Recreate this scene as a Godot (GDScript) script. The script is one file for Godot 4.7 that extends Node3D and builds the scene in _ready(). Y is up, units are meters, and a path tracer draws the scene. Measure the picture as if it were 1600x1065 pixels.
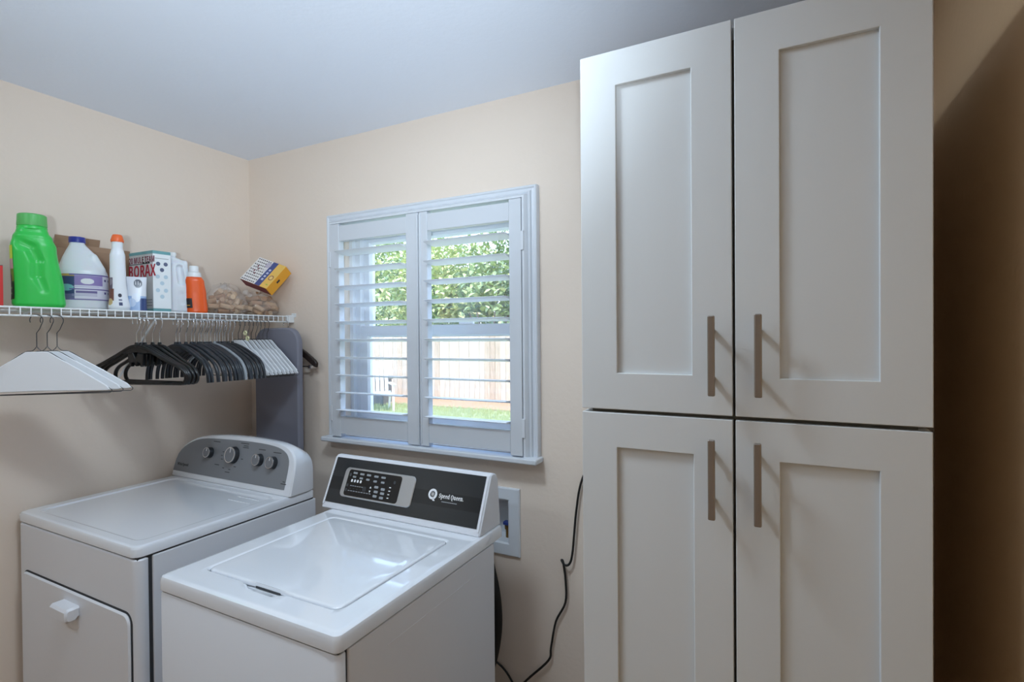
extends Node3D

# ------------------------------------------------------------------ mesh building
class MB:
	var v := PackedVector3Array()
	var n := PackedVector3Array()
	var u := PackedVector2Array()
	func tri(a: Vector3, b: Vector3, c: Vector3, na: Vector3, nb: Vector3, nc: Vector3, ua := Vector2.ZERO, ub := Vector2.ZERO, uc := Vector2.ZERO) -> void:
		var g := (c - a).cross(b - a)
		if g.length_squared() < 1e-18: return
		if g.dot(na + nb + nc) < 0.0:
			v.append_array([a, c, b]); n.append_array([na, nc, nb]); u.append_array([ua, uc, ub])
		else:
			v.append_array([a, b, c]); n.append_array([na, nb, nc]); u.append_array([ua, ub, uc])
	func quad(a: Vector3, b: Vector3, c: Vector3, d: Vector3, nn: Vector3) -> void:
		tri(a, b, c, nn, nn, nn, Vector2(0, 1), Vector2(1, 1), Vector2(1, 0))
		tri(a, c, d, nn, nn, nn, Vector2(0, 1), Vector2(1, 0), Vector2(0, 0))
	# a box whose edges and corners are chamfered by r
	func box(c: Vector3, s: Vector3, r := 0.0, bs := Basis.IDENTITY) -> void:
		var h := s * 0.5
		r = min(r, min(h.x, min(h.y, h.z)) * 0.98)
		for ax in 3:
			var b1 := (ax + 1) % 3
			var b2 := (ax + 2) % 3
			for sg in [-1.0, 1.0]:
				var g1: Array = [-h[b1], h[b1]] if r <= 0.0 else [-h[b1], -h[b1] + r, h[b1] - r, h[b1]]
				var g2: Array = [-h[b2], h[b2]] if r <= 0.0 else [-h[b2], -h[b2] + r, h[b2] - r, h[b2]]
				var P := []
				var N := []
				for i in g1.size():
					for j in g2.size():
						var p := Vector3.ZERO
						p[ax] = sg * h[ax]; p[b1] = g1[i]; p[b2] = g2[j]
						var nn := Vector3.ZERO
						nn[ax] = sg
						if r > 0.0:
							var q := p.clamp(-h + Vector3.ONE * r, h - Vector3.ONE * r)
							nn = (p - q).normalized()
							p = q + nn * r
						P.append(c + bs * p); N.append(bs * nn)
				var m := g2.size()
				for i in g1.size() - 1:
					for j in m - 1:
						var a := i * m + j
						var b := a + 1
						var d := a + m
						var e := d + 1
						var uu := func(k: int) -> Vector2: return Vector2(float(k / m) / (g1.size() - 1), 1.0 - float(k % m) / (m - 1))
						tri(P[a], P[b], P[e], N[a], N[b], N[e], uu.call(a), uu.call(b), uu.call(e))
						tri(P[a], P[e], P[d], N[a], N[e], N[d], uu.call(a), uu.call(e), uu.call(d))
	# rings of equal count; wrap joins the ring's ends; creases sharper than acos(crease) stay sharp
	func loft(R: Array, wrap := true, cap0 := true, cap1 := true, crease := 0.72, flip := false) -> void:
		var m: int = R[0].size()
		var k := R.size()
		var qn := m if wrap else m - 1
		var F := []
		for i in k - 1:
			var row := PackedVector3Array()
			for j in qn:
				var a: Vector3 = R[i][j]
				var b: Vector3 = R[i][(j + 1) % m]
				var c: Vector3 = R[i + 1][(j + 1) % m]
				var d: Vector3 = R[i + 1][j]
				var g := (c - a).cross(d - b)
				row.append(-g.normalized() if flip else g.normalized())
			F.append(row)
		for i in k - 1:
			for j in qn:
				var f: Vector3 = F[i][j]
				var P := [R[i][j], R[i][(j + 1) % m], R[i + 1][(j + 1) % m], R[i + 1][j]]
				var N := []
				for w in [[i, j], [i, j + 1], [i + 1, j + 1], [i + 1, j]]:
					var s := Vector3.ZERO
					for di in [-1, 0]:
						for dj in [-1, 0]:
							var ii: int = w[0] + di
							var jj: int = w[1] + dj
							if wrap: jj = (jj + qn) % qn
							if ii < 0 or ii >= k - 1 or jj < 0 or jj >= qn: continue
							var o: Vector3 = F[ii][jj]
							if o.dot(f) > crease: s += o
					N.append(s.normalized() if s.length() > 1e-6 else f)
				var u0 := float(j) / qn
				var u1 := float(j + 1) / qn
				var v0 := 1.0 - float(i) / (k - 1)
				var v1 := 1.0 - float(i + 1) / (k - 1)
				tri(P[0], P[1], P[2], N[0], N[1], N[2], Vector2(u0, v0), Vector2(u1, v0), Vector2(u1, v1))
				tri(P[0], P[2], P[3], N[0], N[2], N[3], Vector2(u0, v0), Vector2(u1, v1), Vector2(u0, v1))
		if cap0: cap(R[0], R[1])
		if cap1: cap(R[k - 1], R[k - 2])
	func cap(ring, inner) -> void:
		var c := Vector3.ZERO
		var c2 := Vector3.ZERO
		var nn := Vector3.ZERO
		for j in ring.size():
			c += ring[j]; c2 += inner[j]
			nn += (ring[j] as Vector3 - ring[0]).cross(ring[(j + 1) % ring.size()] as Vector3 - ring[0])
		if nn.length() < 1e-14: return
		nn = nn.normalized()
		if nn.dot(c - c2) < 0.0: nn = -nn
		var ex := nn.cross(Vector3.UP if abs(nn.y) < 0.9 else Vector3.RIGHT).normalized()
		var ey := nn.cross(ex)
		var pl := PackedVector2Array()
		for p in ring: pl.append(Vector2((p as Vector3).dot(ex), (p as Vector3).dot(ey)))
		var id := Geometry2D.triangulate_polygon(pl)
		if id.is_empty():
			c /= ring.size()
			for j in ring.size(): tri(c, ring[j], ring[(j + 1) % ring.size()], nn, nn, nn)
			return
		for t in range(0, id.size(), 3):
			tri(ring[id[t]], ring[id[t + 1]], ring[id[t + 2]], nn, nn, nn)
	func tube(path: Array, r, seg := 8, closed := false, flat := 1.0) -> void:
		var R := []
		var m := path.size()
		var t0: Vector3 = (path[1] - path[0]).normalized()
		var up := Vector3.UP if abs(t0.y) < 0.9 else Vector3.RIGHT
		var s := t0.cross(up).normalized()
		for i in m:
			var t: Vector3
			if closed: t = (path[(i + 1) % m] - path[(i - 1 + m) % m]).normalized()
			else: t = (path[min(i + 1, m - 1)] - path[max(i - 1, 0)]).normalized()
			s = (s - t * s.dot(t)).normalized()
			var w := s.cross(t).normalized()
			var rr: float = r[i] if r is Array else r
			var ring := PackedVector3Array()
			for j in seg:
				var a := TAU * j / seg
				ring.append(path[i] + s * cos(a) * rr + w * sin(a) * rr * flat)
			R.append(ring)
		if closed: R.append(R[0])
		loft(R, true, not closed, not closed, 0.4, true)
	func lathe(prof: Array, seg := 24, at := Vector3.ZERO, bs := Basis.IDENTITY, sx := 1.0, sz := 1.0, crease := 0.72) -> void:
		var R := []
		for p in prof:
			var ring := PackedVector3Array()
			for j in seg:
				var a := TAU * j / seg
				ring.append(at + bs * Vector3(p.x * cos(a) * sx, p.y, p.x * sin(a) * sz))
			R.append(ring)
		loft(R, true, prof[0].x > 1e-5, prof[-1].x > 1e-5, crease, prof[-1].y > prof[0].y)
		# orientation is settled in fix()
	# a closed 2D outline extruded from z0 to z1 in the frame xf, with chamfers of size b
	func prism(pl: PackedVector2Array, z0: float, z1: float, xf := Transform3D.IDENTITY, b := 0.0) -> void:
		var R := []
		var ins := inset(pl, b) if b > 0.0 else pl
		if b > 0.0: R.append(lift(ins, z0, xf))
		R.append(lift(pl, z0 + b, xf))
		R.append(lift(pl, z1 - b, xf))
		if b > 0.0: R.append(lift(ins, z1, xf))
		loft(R, true, true, true, 0.8)
		
	func lift(pl: PackedVector2Array, z: float, xf: Transform3D) -> PackedVector3Array:
		var o := PackedVector3Array()
		for p in pl: o.append(xf * Vector3(p.x, p.y, z))
		return o
	func inset(pl: PackedVector2Array, d: float) -> PackedVector2Array:
		var o := PackedVector2Array()
		var area := 0.0
		for i in pl.size(): area += pl[i].cross(pl[(i + 1) % pl.size()])
		var sg: float = sign(area)
		for i in pl.size():
			var a := (pl[i] - pl[(i - 1 + pl.size()) % pl.size()]).normalized()
			var b := (pl[(i + 1) % pl.size()] - pl[i]).normalized()
			var na := Vector2(-a.y, a.x) * sg
			var nb := Vector2(-b.y, b.x) * sg
			var k := na + nb
			var q: Vector2 = k / maxf(0.4, k.dot(na))
			o.append(pl[i] + q * d)
		return o
	# turns every triangle group outward if the whole came out inside-out (closed shapes)
	func fix() -> MB:
		var vol := 0.0
		for i in range(0, v.size(), 3): vol += v[i].dot(v[i + 2].cross(v[i + 1]))
		if vol < 0.0:
			for i in range(0, v.size(), 3):
				var t := v[i + 1]; v[i + 1] = v[i + 2]; v[i + 2] = t
				var tu := u[i + 1]; u[i + 1] = u[i + 2]; u[i + 2] = tu
				var tn := n[i + 1]; n[i + 1] = n[i + 2]; n[i + 2] = tn
			for i in n.size(): n[i] = -n[i]
		return self
	func add(o: MB) -> MB:
		v.append_array(o.v); n.append_array(o.n); u.append_array(o.u)
		return self
	func mesh(m: Material) -> ArrayMesh:
		var a := []
		a.resize(Mesh.ARRAY_MAX)
		a[Mesh.ARRAY_VERTEX] = v; a[Mesh.ARRAY_NORMAL] = n; a[Mesh.ARRAY_TEX_UV] = u
		var am := ArrayMesh.new()
		am.add_surface_from_arrays(Mesh.PRIMITIVE_TRIANGLES, a)
		am.surface_set_material(0, m)
		return am

var taken := {}
func numbered(s: String) -> String:
	if not taken.has(s):
		taken[s] = 0
		return s
	taken[s] += 1
	return "%s_%03d" % [s, taken[s]]
func tag(o: Node, label: String, cat := "", group := "", kind := "") -> Node:
	if label: o.set_meta("label", label)
	if cat: o.set_meta("category", cat)
	if group: o.set_meta("group", group)
	if kind: o.set_meta("kind", kind)
	return o
func thing(called: String, label: String, cat: String, at := Vector3.ZERO, turn := 0.0, group := "") -> Node3D:
	var o := Node3D.new()
	o.name = numbered(called)
	add_child(o)
	o.position = at
	o.rotation.y = turn
	tag(o, label, cat, group)
	return o
func put(called: String, mb, m: Material, parent: Node = self) -> MeshInstance3D:
	var o := MeshInstance3D.new()
	o.name = numbered(called) if parent == self else called
	o.mesh = mb if mb is Mesh else (mb as MB).mesh(m)
	if mb is Mesh and m: o.material_override = m
	parent.add_child(o, true)
	return o
func dup(o: Node3D, base: String, at: Vector3, turn: float, label := "") -> Node3D:
	var r: Node3D = o.duplicate()
	r.name = numbered(base)
	add_child(r)
	r.position = at
	r.rotation = Vector3(0, turn, 0)
	if label: r.set_meta("label", label)
	return r
func B(c: Vector3, s: Vector3, r := 0.0, bs := Basis.IDENTITY) -> MB:
	var b := MB.new()
	b.box(c, s, r, bs)
	return b
func BB(a: Vector3, b: Vector3, r := 0.0) -> MB:
	return B((a + b) * 0.5, (b - a).abs(), r)
func T(path: Array, r, seg := 8, closed := false) -> MB:
	var b := MB.new()
	b.tube(path, r, seg, closed)
	return b.fix()
func L(prof: Array, seg := 24, at := Vector3.ZERO, bs := Basis.IDENTITY, sx := 1.0, sz := 1.0, crease := 0.72) -> MB:
	var b := MB.new()
	b.lathe(prof, seg, Vector3.ZERO, Basis.IDENTITY, sx, sz, crease)
	b.fix()
	for i in b.v.size():
		b.v[i] = at + bs * b.v[i]
		b.n[i] = (bs * b.n[i]).normalized()
	return b
func P(pl, z0: float, z1: float, xf := Transform3D.IDENTITY, bev := 0.0) -> MB:
	var b := MB.new()
	b.prism(PackedVector2Array(pl), z0, z1, Transform3D.IDENTITY, bev)
	b.fix()
	if xf.basis.determinant() < 0.0:
		for i in range(0, b.v.size(), 3):
			var t := b.v[i]; b.v[i] = b.v[i + 1]; b.v[i + 1] = t
			var tn := b.n[i]; b.n[i] = b.n[i + 1]; b.n[i + 1] = tn
	for i in b.v.size():
		b.v[i] = xf * b.v[i]
		b.n[i] = (xf.basis * b.n[i]).normalized()
	return b
func rrect(x0: float, x1: float, y0: float, y1: float, r: float, k := 5) -> PackedVector2Array:
	var o := PackedVector2Array()
	for c in [[x1 - r, y1 - r, 0], [x0 + r, y1 - r, 1], [x0 + r, y0 + r, 2], [x1 - r, y0 + r, 3]]:
		for i in k + 1:
			var a: float = PI * 0.5 * (c[2] + float(i) / k)
			o.append(Vector2(c[0] + cos(a) * r, c[1] + sin(a) * r))
	return o
func curve(pts: Array, per := 6) -> Array:
	var o := []
	for i in pts.size() - 1:
		var p0 = pts[max(i - 1, 0)]
		var p1 = pts[i]
		var p2 = pts[i + 1]
		var p3 = pts[min(i + 2, pts.size() - 1)]
		for j in per:
			var t := float(j) / per
			o.append(p1 * (2 * t * t * t - 3 * t * t + 1) + p2 * (3 * t * t - 2 * t * t * t) + (p2 - p0) * 0.5 * (t * t * t - 2 * t * t + t) + (p3 - p1) * 0.5 * (t * t * t - t * t))
	o.append(pts[-1])
	return o

# ------------------------------------------------------------------ surface nets for moulded bottles
func nets(f: Callable, lo: Vector3, hi: Vector3, cell: float) -> MB:
	var nx := int((hi.x - lo.x) / cell) + 2
	var ny := int((hi.y - lo.y) / cell) + 2
	var nz := int((hi.z - lo.z) / cell) + 2
	var val := PackedFloat32Array()
	val.resize(nx * ny * nz)
	for k in nz:
		for j in ny:
			for i in nx:
				val[(k * ny + j) * nx + i] = f.call(lo + Vector3(i, j, k) * cell)
	var idx := {}
	var pts := PackedVector3Array()
	for k in nz - 1:
		for j in ny - 1:
			for i in nx - 1:
				var b := (k * ny + j) * nx + i
				var c := [val[b], val[b + 1], val[b + nx], val[b + nx + 1], val[b + nx * ny], val[b + nx * ny + 1], val[b + nx * ny + nx], val[b + nx * ny + nx + 1]]
				var neg := 0
				for q in c:
					if q < 0.0: neg += 1
				if neg == 0 or neg == 8: continue
				var s := Vector3.ZERO
				var cnt := 0
				for e in [[0, 1], [2, 3], [4, 5], [6, 7], [0, 2], [1, 3], [4, 6], [5, 7], [0, 4], [1, 5], [2, 6], [3, 7]]:
					var a0: float = c[e[0]]
					var a1: float = c[e[1]]
					if (a0 < 0.0) != (a1 < 0.0):
						var t := a0 / (a0 - a1)
						var p0 := Vector3(e[0] & 1, (e[0] >> 1) & 1, e[0] >> 2)
						var p1 := Vector3(e[1] & 1, (e[1] >> 1) & 1, e[1] >> 2)
						s += p0.lerp(p1, t)
						cnt += 1
				idx[b] = pts.size()
				pts.append(lo + (Vector3(i, j, k) + s / cnt) * cell)
	var N := PackedVector3Array()
	var h := cell * 0.6
	for p in pts:
		N.append(Vector3(f.call(p + Vector3(h, 0, 0)) - f.call(p - Vector3(h, 0, 0)), f.call(p + Vector3(0, h, 0)) - f.call(p - Vector3(0, h, 0)), f.call(p + Vector3(0, 0, h)) - f.call(p - Vector3(0, 0, h))).normalized())
	var m := MB.new()
	var st := [1, nx, nx * ny]
	for b in idx:
		for ax in 3:
			var s1: int = st[(ax + 1) % 3]
			var s2: int = st[(ax + 2) % 3]
			if (val[b] < 0.0) == (val[b + st[ax]] < 0.0): continue
			if not (idx.has(b - s1) and idx.has(b - s2) and idx.has(b - s1 - s2)): continue
			var q := [idx[b], idx[b - s1], idx[b - s1 - s2], idx[b - s2]]
			m.tri(pts[q[0]], pts[q[1]], pts[q[2]], N[q[0]], N[q[1]], N[q[2]])
			m.tri(pts[q[0]], pts[q[2]], pts[q[3]], N[q[0]], N[q[2]], N[q[3]])
	return m
func smin(a: float, b: float, k: float) -> float:
	var h: float = clamp(0.5 + 0.5 * (b - a) / k, 0.0, 1.0)
	return lerp(b, a, h) - k * h * (1.0 - h)
func capsule(p: Vector3, a: Vector3, b: Vector3, r: float) -> float:
	var d := b - a
	return (p - a - d * clamp((p - a).dot(d) / d.length_squared(), 0.0, 1.0)).length() - r
# half sizes and offset of a bottle at height y, from rows [y, rx, rz, dx]
func row_at(rows: Array, y: float) -> Array:
	var i := 0
	while i < rows.size() - 2 and y > rows[i + 1][0]: i += 1
	var t: float = clamp((y - rows[i][0]) / (rows[i + 1][0] - rows[i][0]), 0.0, 1.0)
	if rows.size() < 9: t = t * t * (3 - 2 * t)
	return [lerp(rows[i][1], rows[i + 1][1], t), lerp(rows[i][2], rows[i + 1][2], t), lerp(rows[i][3], rows[i + 1][3], t)]
func bottle_sdf(p: Vector3, rows: Array, e: float) -> float:
	var r := row_at(rows, p.y)
	var q: float = pow(pow(abs(p.x - r[2]) / r[0], e) + pow(abs(p.z) / r[1], e), 1.0 / e)
	var d: float = (q - 1.0) * min(r[0], r[1])
	return max(d, max(-p.y, p.y - rows[-1][0]))
# a printed label that follows a bottle's side between two angles and heights
func wrap_label(rows: Array, e: float, a0: float, a1: float, y0: float, y1: float, off: float) -> MB:
	var R := []
	for i in 9:
		var y: float = lerp(y0, y1, i / 8.0)
		var r := row_at(rows, y)
		var ring := PackedVector3Array()
		for j in 25:
			var a: float = lerp(a0, a1, j / 24.0)
			var c := cos(a)
			var s := sin(a)
			var k: float = pow(pow(abs(c), e) + pow(abs(s), e), -1.0 / e)
			ring.append(Vector3(r[2] + (r[0] + off) * c * k, y, (r[1] + off) * s * k))
		R.append(ring)
	var m := MB.new()
	m.loft(R, false, false, false, 0.2)
	var s := 0.0
	for i in m.v.size(): s += m.n[i].dot(Vector3(m.v[i].x, 0, m.v[i].z))
	if s < 0.0:
		for i in m.n.size(): m.n[i] = -m.n[i]
		for i in range(0, m.v.size(), 3):
			var t := m.v[i]; m.v[i] = m.v[i + 1]; m.v[i + 1] = t
			var t2 := m.u[i]; m.u[i] = m.u[i + 1]; m.u[i + 1] = t2
			var t3 := m.n[i]; m.n[i] = m.n[i + 1]; m.n[i + 1] = t3
	return m

# ------------------------------------------------------------------ materials
func mat(c: Color, rough := 0.6, metal := 0.0) -> StandardMaterial3D:
	var m := StandardMaterial3D.new()
	m.albedo_color = c
	m.roughness = rough
	m.metallic = metal
	return m
func rgb(r: float, g: float, b: float) -> Color:
	return Color(r / 255.0, g / 255.0, b / 255.0)
func noise_tex(freq: float, seed_: int, size := 256, oct := 4, ramp: Gradient = null, normal := false, bump := 4.0) -> NoiseTexture2D:
	var f := FastNoiseLite.new()
	f.seed = seed_
	f.frequency = freq
	f.fractal_octaves = oct
	var t := NoiseTexture2D.new()
	t.width = size; t.height = size
	t.seamless = true
	t.noise = f
	t.as_normal_map = normal
	t.bump_strength = bump
	if ramp: t.color_ramp = ramp
	return t
func grad(a: Color, b: Color, c := Color(0, 0, 0, 0)) -> Gradient:
	var g := Gradient.new()
	g.set_color(0, a)
	g.set_color(1, b)
	if c.a > 0.0: g.add_point(0.5, c)
	return g
func pic(w: int, h: int, bg: Color, rects: Array) -> ImageTexture:
	var im := Image.create(w, h, false, Image.FORMAT_RGBA8)
	im.fill(bg)
	for r in rects:
		if r.size() == 5: im.fill_rect(Rect2i(r[0], r[1], r[2], r[3]), r[4])
		else:
			for y in range(max(0, int(r[1] - r[2])), min(h, int(r[1] + r[2] + 1))):
				for x in range(max(0, int(r[0] - r[2])), min(w, int(r[0] + r[2] + 1))):
					if Vector2(x - r[0], y - r[1]).length() < r[2]: im.set_pixel(x, y, r[3])
	return ImageTexture.create_from_image(im)
func printed(t: Texture2D, rough := 0.45) -> StandardMaterial3D:
	var m := mat(Color.WHITE, rough)
	m.albedo_texture = t
	return m
func text(called: String, s: String, height: float, m: Material, parent: Node, xf: Transform3D, bold := true, serif := false, wide := 1.0) -> MeshInstance3D:
	var f := SystemFont.new()
	f.font_names = PackedStringArray(["Droid Serif" if serif else "Droid Sans"])
	f.font_weight = 700 if bold else 400
	var t := TextMesh.new()
	t.text = s
	t.font = f
	t.font_size = 32
	t.pixel_size = height / 23.0
	t.depth = 0.0006
	t.curve_step = 4.0
	t.material = m
	var o := put(called, t, null, parent)
	o.transform = xf * Transform3D(Basis.from_scale(Vector3(wide, 1, 1)), Vector3.ZERO)
	return o

const LAMP_COLOR := Color(0.87, 0.943, 1.0)
const LAMP_ENERGY := 0.95
const FILL_ENERGY := 0.75
const FLASH_ENERGY := 3.9
const CEIL := 2.44
const XL := -2.4235
const XR := 0.3675
const ZF := 3.6
const SHELF := 1.637
const ORD := ["first", "second", "third", "fourth", "fifth", "sixth", "seventh", "eighth", "ninth", "tenth", "eleventh", "twelfth", "thirteenth", "fourteenth", "fifteenth", "sixteenth", "seventeenth", "eighteenth", "nineteenth", "twentieth"]
var M := {}
var rng := RandomNumberGenerator.new()

func _ready() -> void:
	rng.seed = 7
	# ---------------- camera
	var cam := Camera3D.new()
	cam.name = "camera"
	add_child(cam)
	var yaw := 0.4752
	var pitch := -0.0095
	var roll := -0.0083
	var right := Vector3(cos(yaw), 0, -sin(yaw))
	var fwd := Vector3(-sin(yaw), 0, -cos(yaw))
	var fw := fwd * cos(pitch) + Vector3.UP * sin(pitch)
	var up := Vector3.UP * cos(pitch) - fwd * sin(pitch)
	var r := right * cos(roll) + up * sin(roll)
	var u2 := up * cos(roll) - right * sin(roll)
	cam.transform = Transform3D(Basis(r, u2, -fw), Vector3(0, 1.5299, 1.7775))
	cam.fov = rad_to_deg(2.0 * atan(532.5 / 817.33))
	cam.near = 0.02
	cam.current = true
	# ---------------- sky, sun, exposure
	var sky_m := ProceduralSkyMaterial.new()
	sky_m.sky_top_color = rgb(150, 185, 235)
	sky_m.sky_horizon_color = rgb(225, 235, 248)
	sky_m.ground_horizon_color = rgb(200, 205, 200)
	sky_m.ground_bottom_color = rgb(150, 150, 140)
	sky_m.sky_energy_multiplier = 1.8
	sky_m.ground_energy_multiplier = 1.0
	var sky := Sky.new()
	sky.sky_material = sky_m
	var env := Environment.new()
	env.background_mode = Environment.BG_SKY
	env.sky = sky
	env.tonemap_mode = Environment.TONE_MAPPER_LINEAR
	env.tonemap_exposure = 1.27
	env.sdfgi_enabled = true
	env.ssao_enabled = true
	env.ssil_enabled = true
	var we := WorldEnvironment.new()
	we.name = "world"
	we.environment = env
	add_child(we)
	var sun := DirectionalLight3D.new()
	sun.name = "sun"
	sun.light_color = Color(1.0, 0.95, 0.87)
	sun.light_energy = 1.3
	sun.light_angular_distance = 0.6
	sun.shadow_enabled = true
	add_child(sun)
	sun.look_at_from_position(Vector3.ZERO, Vector3(-0.45, -0.8, -0.38))
	materials()
	ceiling_lamp()
	room()
	window_unit()
	outdoors()
	dryer()
	washer()
	pantry()
	shelf()
	shelf_things()
	hangers()
	small_things()

func materials() -> void:
	var wall := mat(rgb(236, 220, 205), 0.75)
	wall.uv1_triplanar = true
	wall.uv1_world_triplanar = true
	wall.uv1_scale = Vector3.ONE * 1.6
	wall.normal_enabled = true
	wall.normal_texture = noise_tex(0.045, 3, 512, 4, null, true, 5.0)
	wall.normal_scale = 0.07
	M.wall = wall
	var ce: StandardMaterial3D = wall.duplicate()
	ce.albedo_color = rgb(233, 239, 250)
	ce.roughness = 0.85
	M.ceiling = ce
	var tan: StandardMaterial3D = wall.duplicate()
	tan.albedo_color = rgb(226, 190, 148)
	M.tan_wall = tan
	M.floor = mat(rgb(176, 148, 120), 0.4)
	M.trim = mat(rgb(218, 222, 228), 0.34)
	M.vinyl = mat(rgb(238, 240, 244), 0.4)
	M.shutter = mat(rgb(210, 214, 220), 0.38)
	M.louver = mat(rgb(238, 240, 243), 0.38)  # same paint as the shutter frames, lightened to stand for daylight on the undersides
	M.cabinet = mat(rgb(219, 221, 222), 0.36)
	M.cab_in = mat(rgb(120, 116, 108), 0.7)
	var en := mat(rgb(228, 231, 237), 0.08)
	en.clearcoat_enabled = true
	en.clearcoat = 1.0
	en.clearcoat_roughness = 0.03
	M.enamel = en
	M.enamel_soft = mat(rgb(226, 228, 234), 0.36)
	M.seam = mat(rgb(50, 52, 56), 0.7)
	M.console_grey = mat(rgb(133, 136, 141), 0.4, 0.15)
	M.knob = mat(rgb(126, 129, 134), 0.35, 0.3)
	M.knob_dark = mat(rgb(38, 40, 44), 0.4)
	M.chrome = mat(rgb(222, 224, 228), 0.12, 1.0)
	var br := mat(rgb(158, 149, 141), 0.32, 0.9)
	M.nickel = br
	M.black_gloss = mat(rgb(44, 48, 51), 0.14)
	M.black_panel = mat(rgb(16, 18, 21), 0.2)
	M.silver = mat(rgb(190, 193, 196), 0.32, 0.7)
	M.white_ink = mat(rgb(240, 241, 243), 0.5)
	M.grey_ink = mat(rgb(150, 154, 158), 0.5)
	M.dark_ink = mat(rgb(60, 62, 66), 0.5)
	M.wire = mat(rgb(238, 240, 241), 0.3)
	M.black_plastic = mat(rgb(16, 17, 19), 0.28)
	M.navy_plastic = mat(rgb(34, 39, 46), 0.32)
	M.grey_wire = mat(rgb(92, 92, 94), 0.35, 0.8)
	var pap := mat(rgb(236, 238, 242), 0.8)
	pap.backlight_enabled = true
	pap.backlight = Color(0.25, 0.25, 0.25)
	M.paper = pap
	M.rubber = mat(rgb(20, 19, 18), 0.5)
	var gl := mat(Color(0.92, 0.97, 0.96, 0.06), 0.02)
	gl.transparency = BaseMaterial3D.TRANSPARENCY_ALPHA
	gl.metallic_specular = 0.5
	M.glass = gl
	var bag := mat(Color(0.93, 0.9, 0.88, 0.13), 0.12)
	bag.transparency = BaseMaterial3D.TRANSPARENCY_ALPHA
	M.bag = bag

func ceiling_lamp() -> void:
	panel_lamp(Vector3(-0.92, CEIL, 1.08), LAMP_ENERGY, "round white flush ceiling light panel above the washer's front edge")
	panel_lamp(Vector3(-1.7, CEIL, 2.2), FILL_ENERGY, "added unseen fill light panel on the ceiling behind the viewer on the left")  # unseen panel added as fill for the machine fronts and lower walls
	# photographer's flash, unseen, added to brighten the ceiling by bounce: a head on a stand behind the viewpoint
	var f := thing("flash_lamp", "unseen photographer flash head on a black stand, added to brighten the ceiling", "lamp", Vector3(0.12, 0, 2.1))
	put("pole", L([Vector2(0.0, 0.0), Vector2(0.012, 0.0), Vector2(0.012, 1.44), Vector2(0.0, 1.44)], 12), M.black_plastic, f)
	for k in 3: put("leg", T([Vector3(0, 0.35, 0), Vector3(cos(TAU * k / 3) * 0.2, 0.012, sin(TAU * k / 3) * 0.2)], 0.01, 8), M.black_plastic, f)
	var aim := (Vector3(-1.0, CEIL, 1.02) - Vector3(0.12, 1.5, 2.1)).normalized()
	var fb := Basis.looking_at(aim, Vector3.UP)
	put("head", B(Vector3(0, 1.5, 0) - aim * 0.05, Vector3(0.09, 0.065, 0.12), 0.008, fb), M.black_plastic, f)
	put("lens", B(Vector3(0, 1.5, 0) + aim * 0.013, Vector3(0.075, 0.05, 0.004), 0.001, fb), lamp_glow(), f)
	var p := SpotLight3D.new()
	p.name = "flash_light"
	p.light_color = LAMP_COLOR
	p.light_energy = FLASH_ENERGY
	p.spot_range = 9.0
	p.spot_attenuation = 2.0
	p.spot_angle = 35.0
	p.spot_angle_attenuation = 1.0
	p.light_size = 0.05
	p.shadow_enabled = true
	p.transform = Transform3D(fb, Vector3(0, 1.5, 0) + aim * 0.03)
	f.add_child(p)

func panel_lamp(at: Vector3, energy: float, label: String) -> void:
	var t := thing("ceiling_lamp", label, "lamp", at)
	var em := lamp_glow()
	put("trim_ring", L([Vector2(0.142, -0.0005), Vector2(0.165, -0.0005), Vector2(0.165, -0.008), Vector2(0.158, -0.012), Vector2(0.142, -0.012), Vector2(0.142, -0.0005)], 40), M.trim, t)
	put("diffuser", L([Vector2(0.0, -0.0005), Vector2(0.142, -0.0005), Vector2(0.142, -0.009), Vector2(0.0, -0.0095)], 40), em, t)
	var o := AreaLight3D.new()
	o.name = "panel_light"
	o.light_color = LAMP_COLOR
	o.light_energy = energy
	o.area_size = Vector2(0.25, 0.25)
	o.area_range = 9.0
	o.area_attenuation = 2.0
	o.shadow_enabled = true
	o.position = Vector3(0, -0.014, 0)
	o.rotation.x = -PI / 2
	t.add_child(o)
func lamp_glow() -> StandardMaterial3D:
	var em := mat(rgb(250, 250, 248), 0.5)
	em.emission_enabled = true
	em.emission = LAMP_COLOR
	em.emission_energy_multiplier = 1.0
	return em

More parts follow.
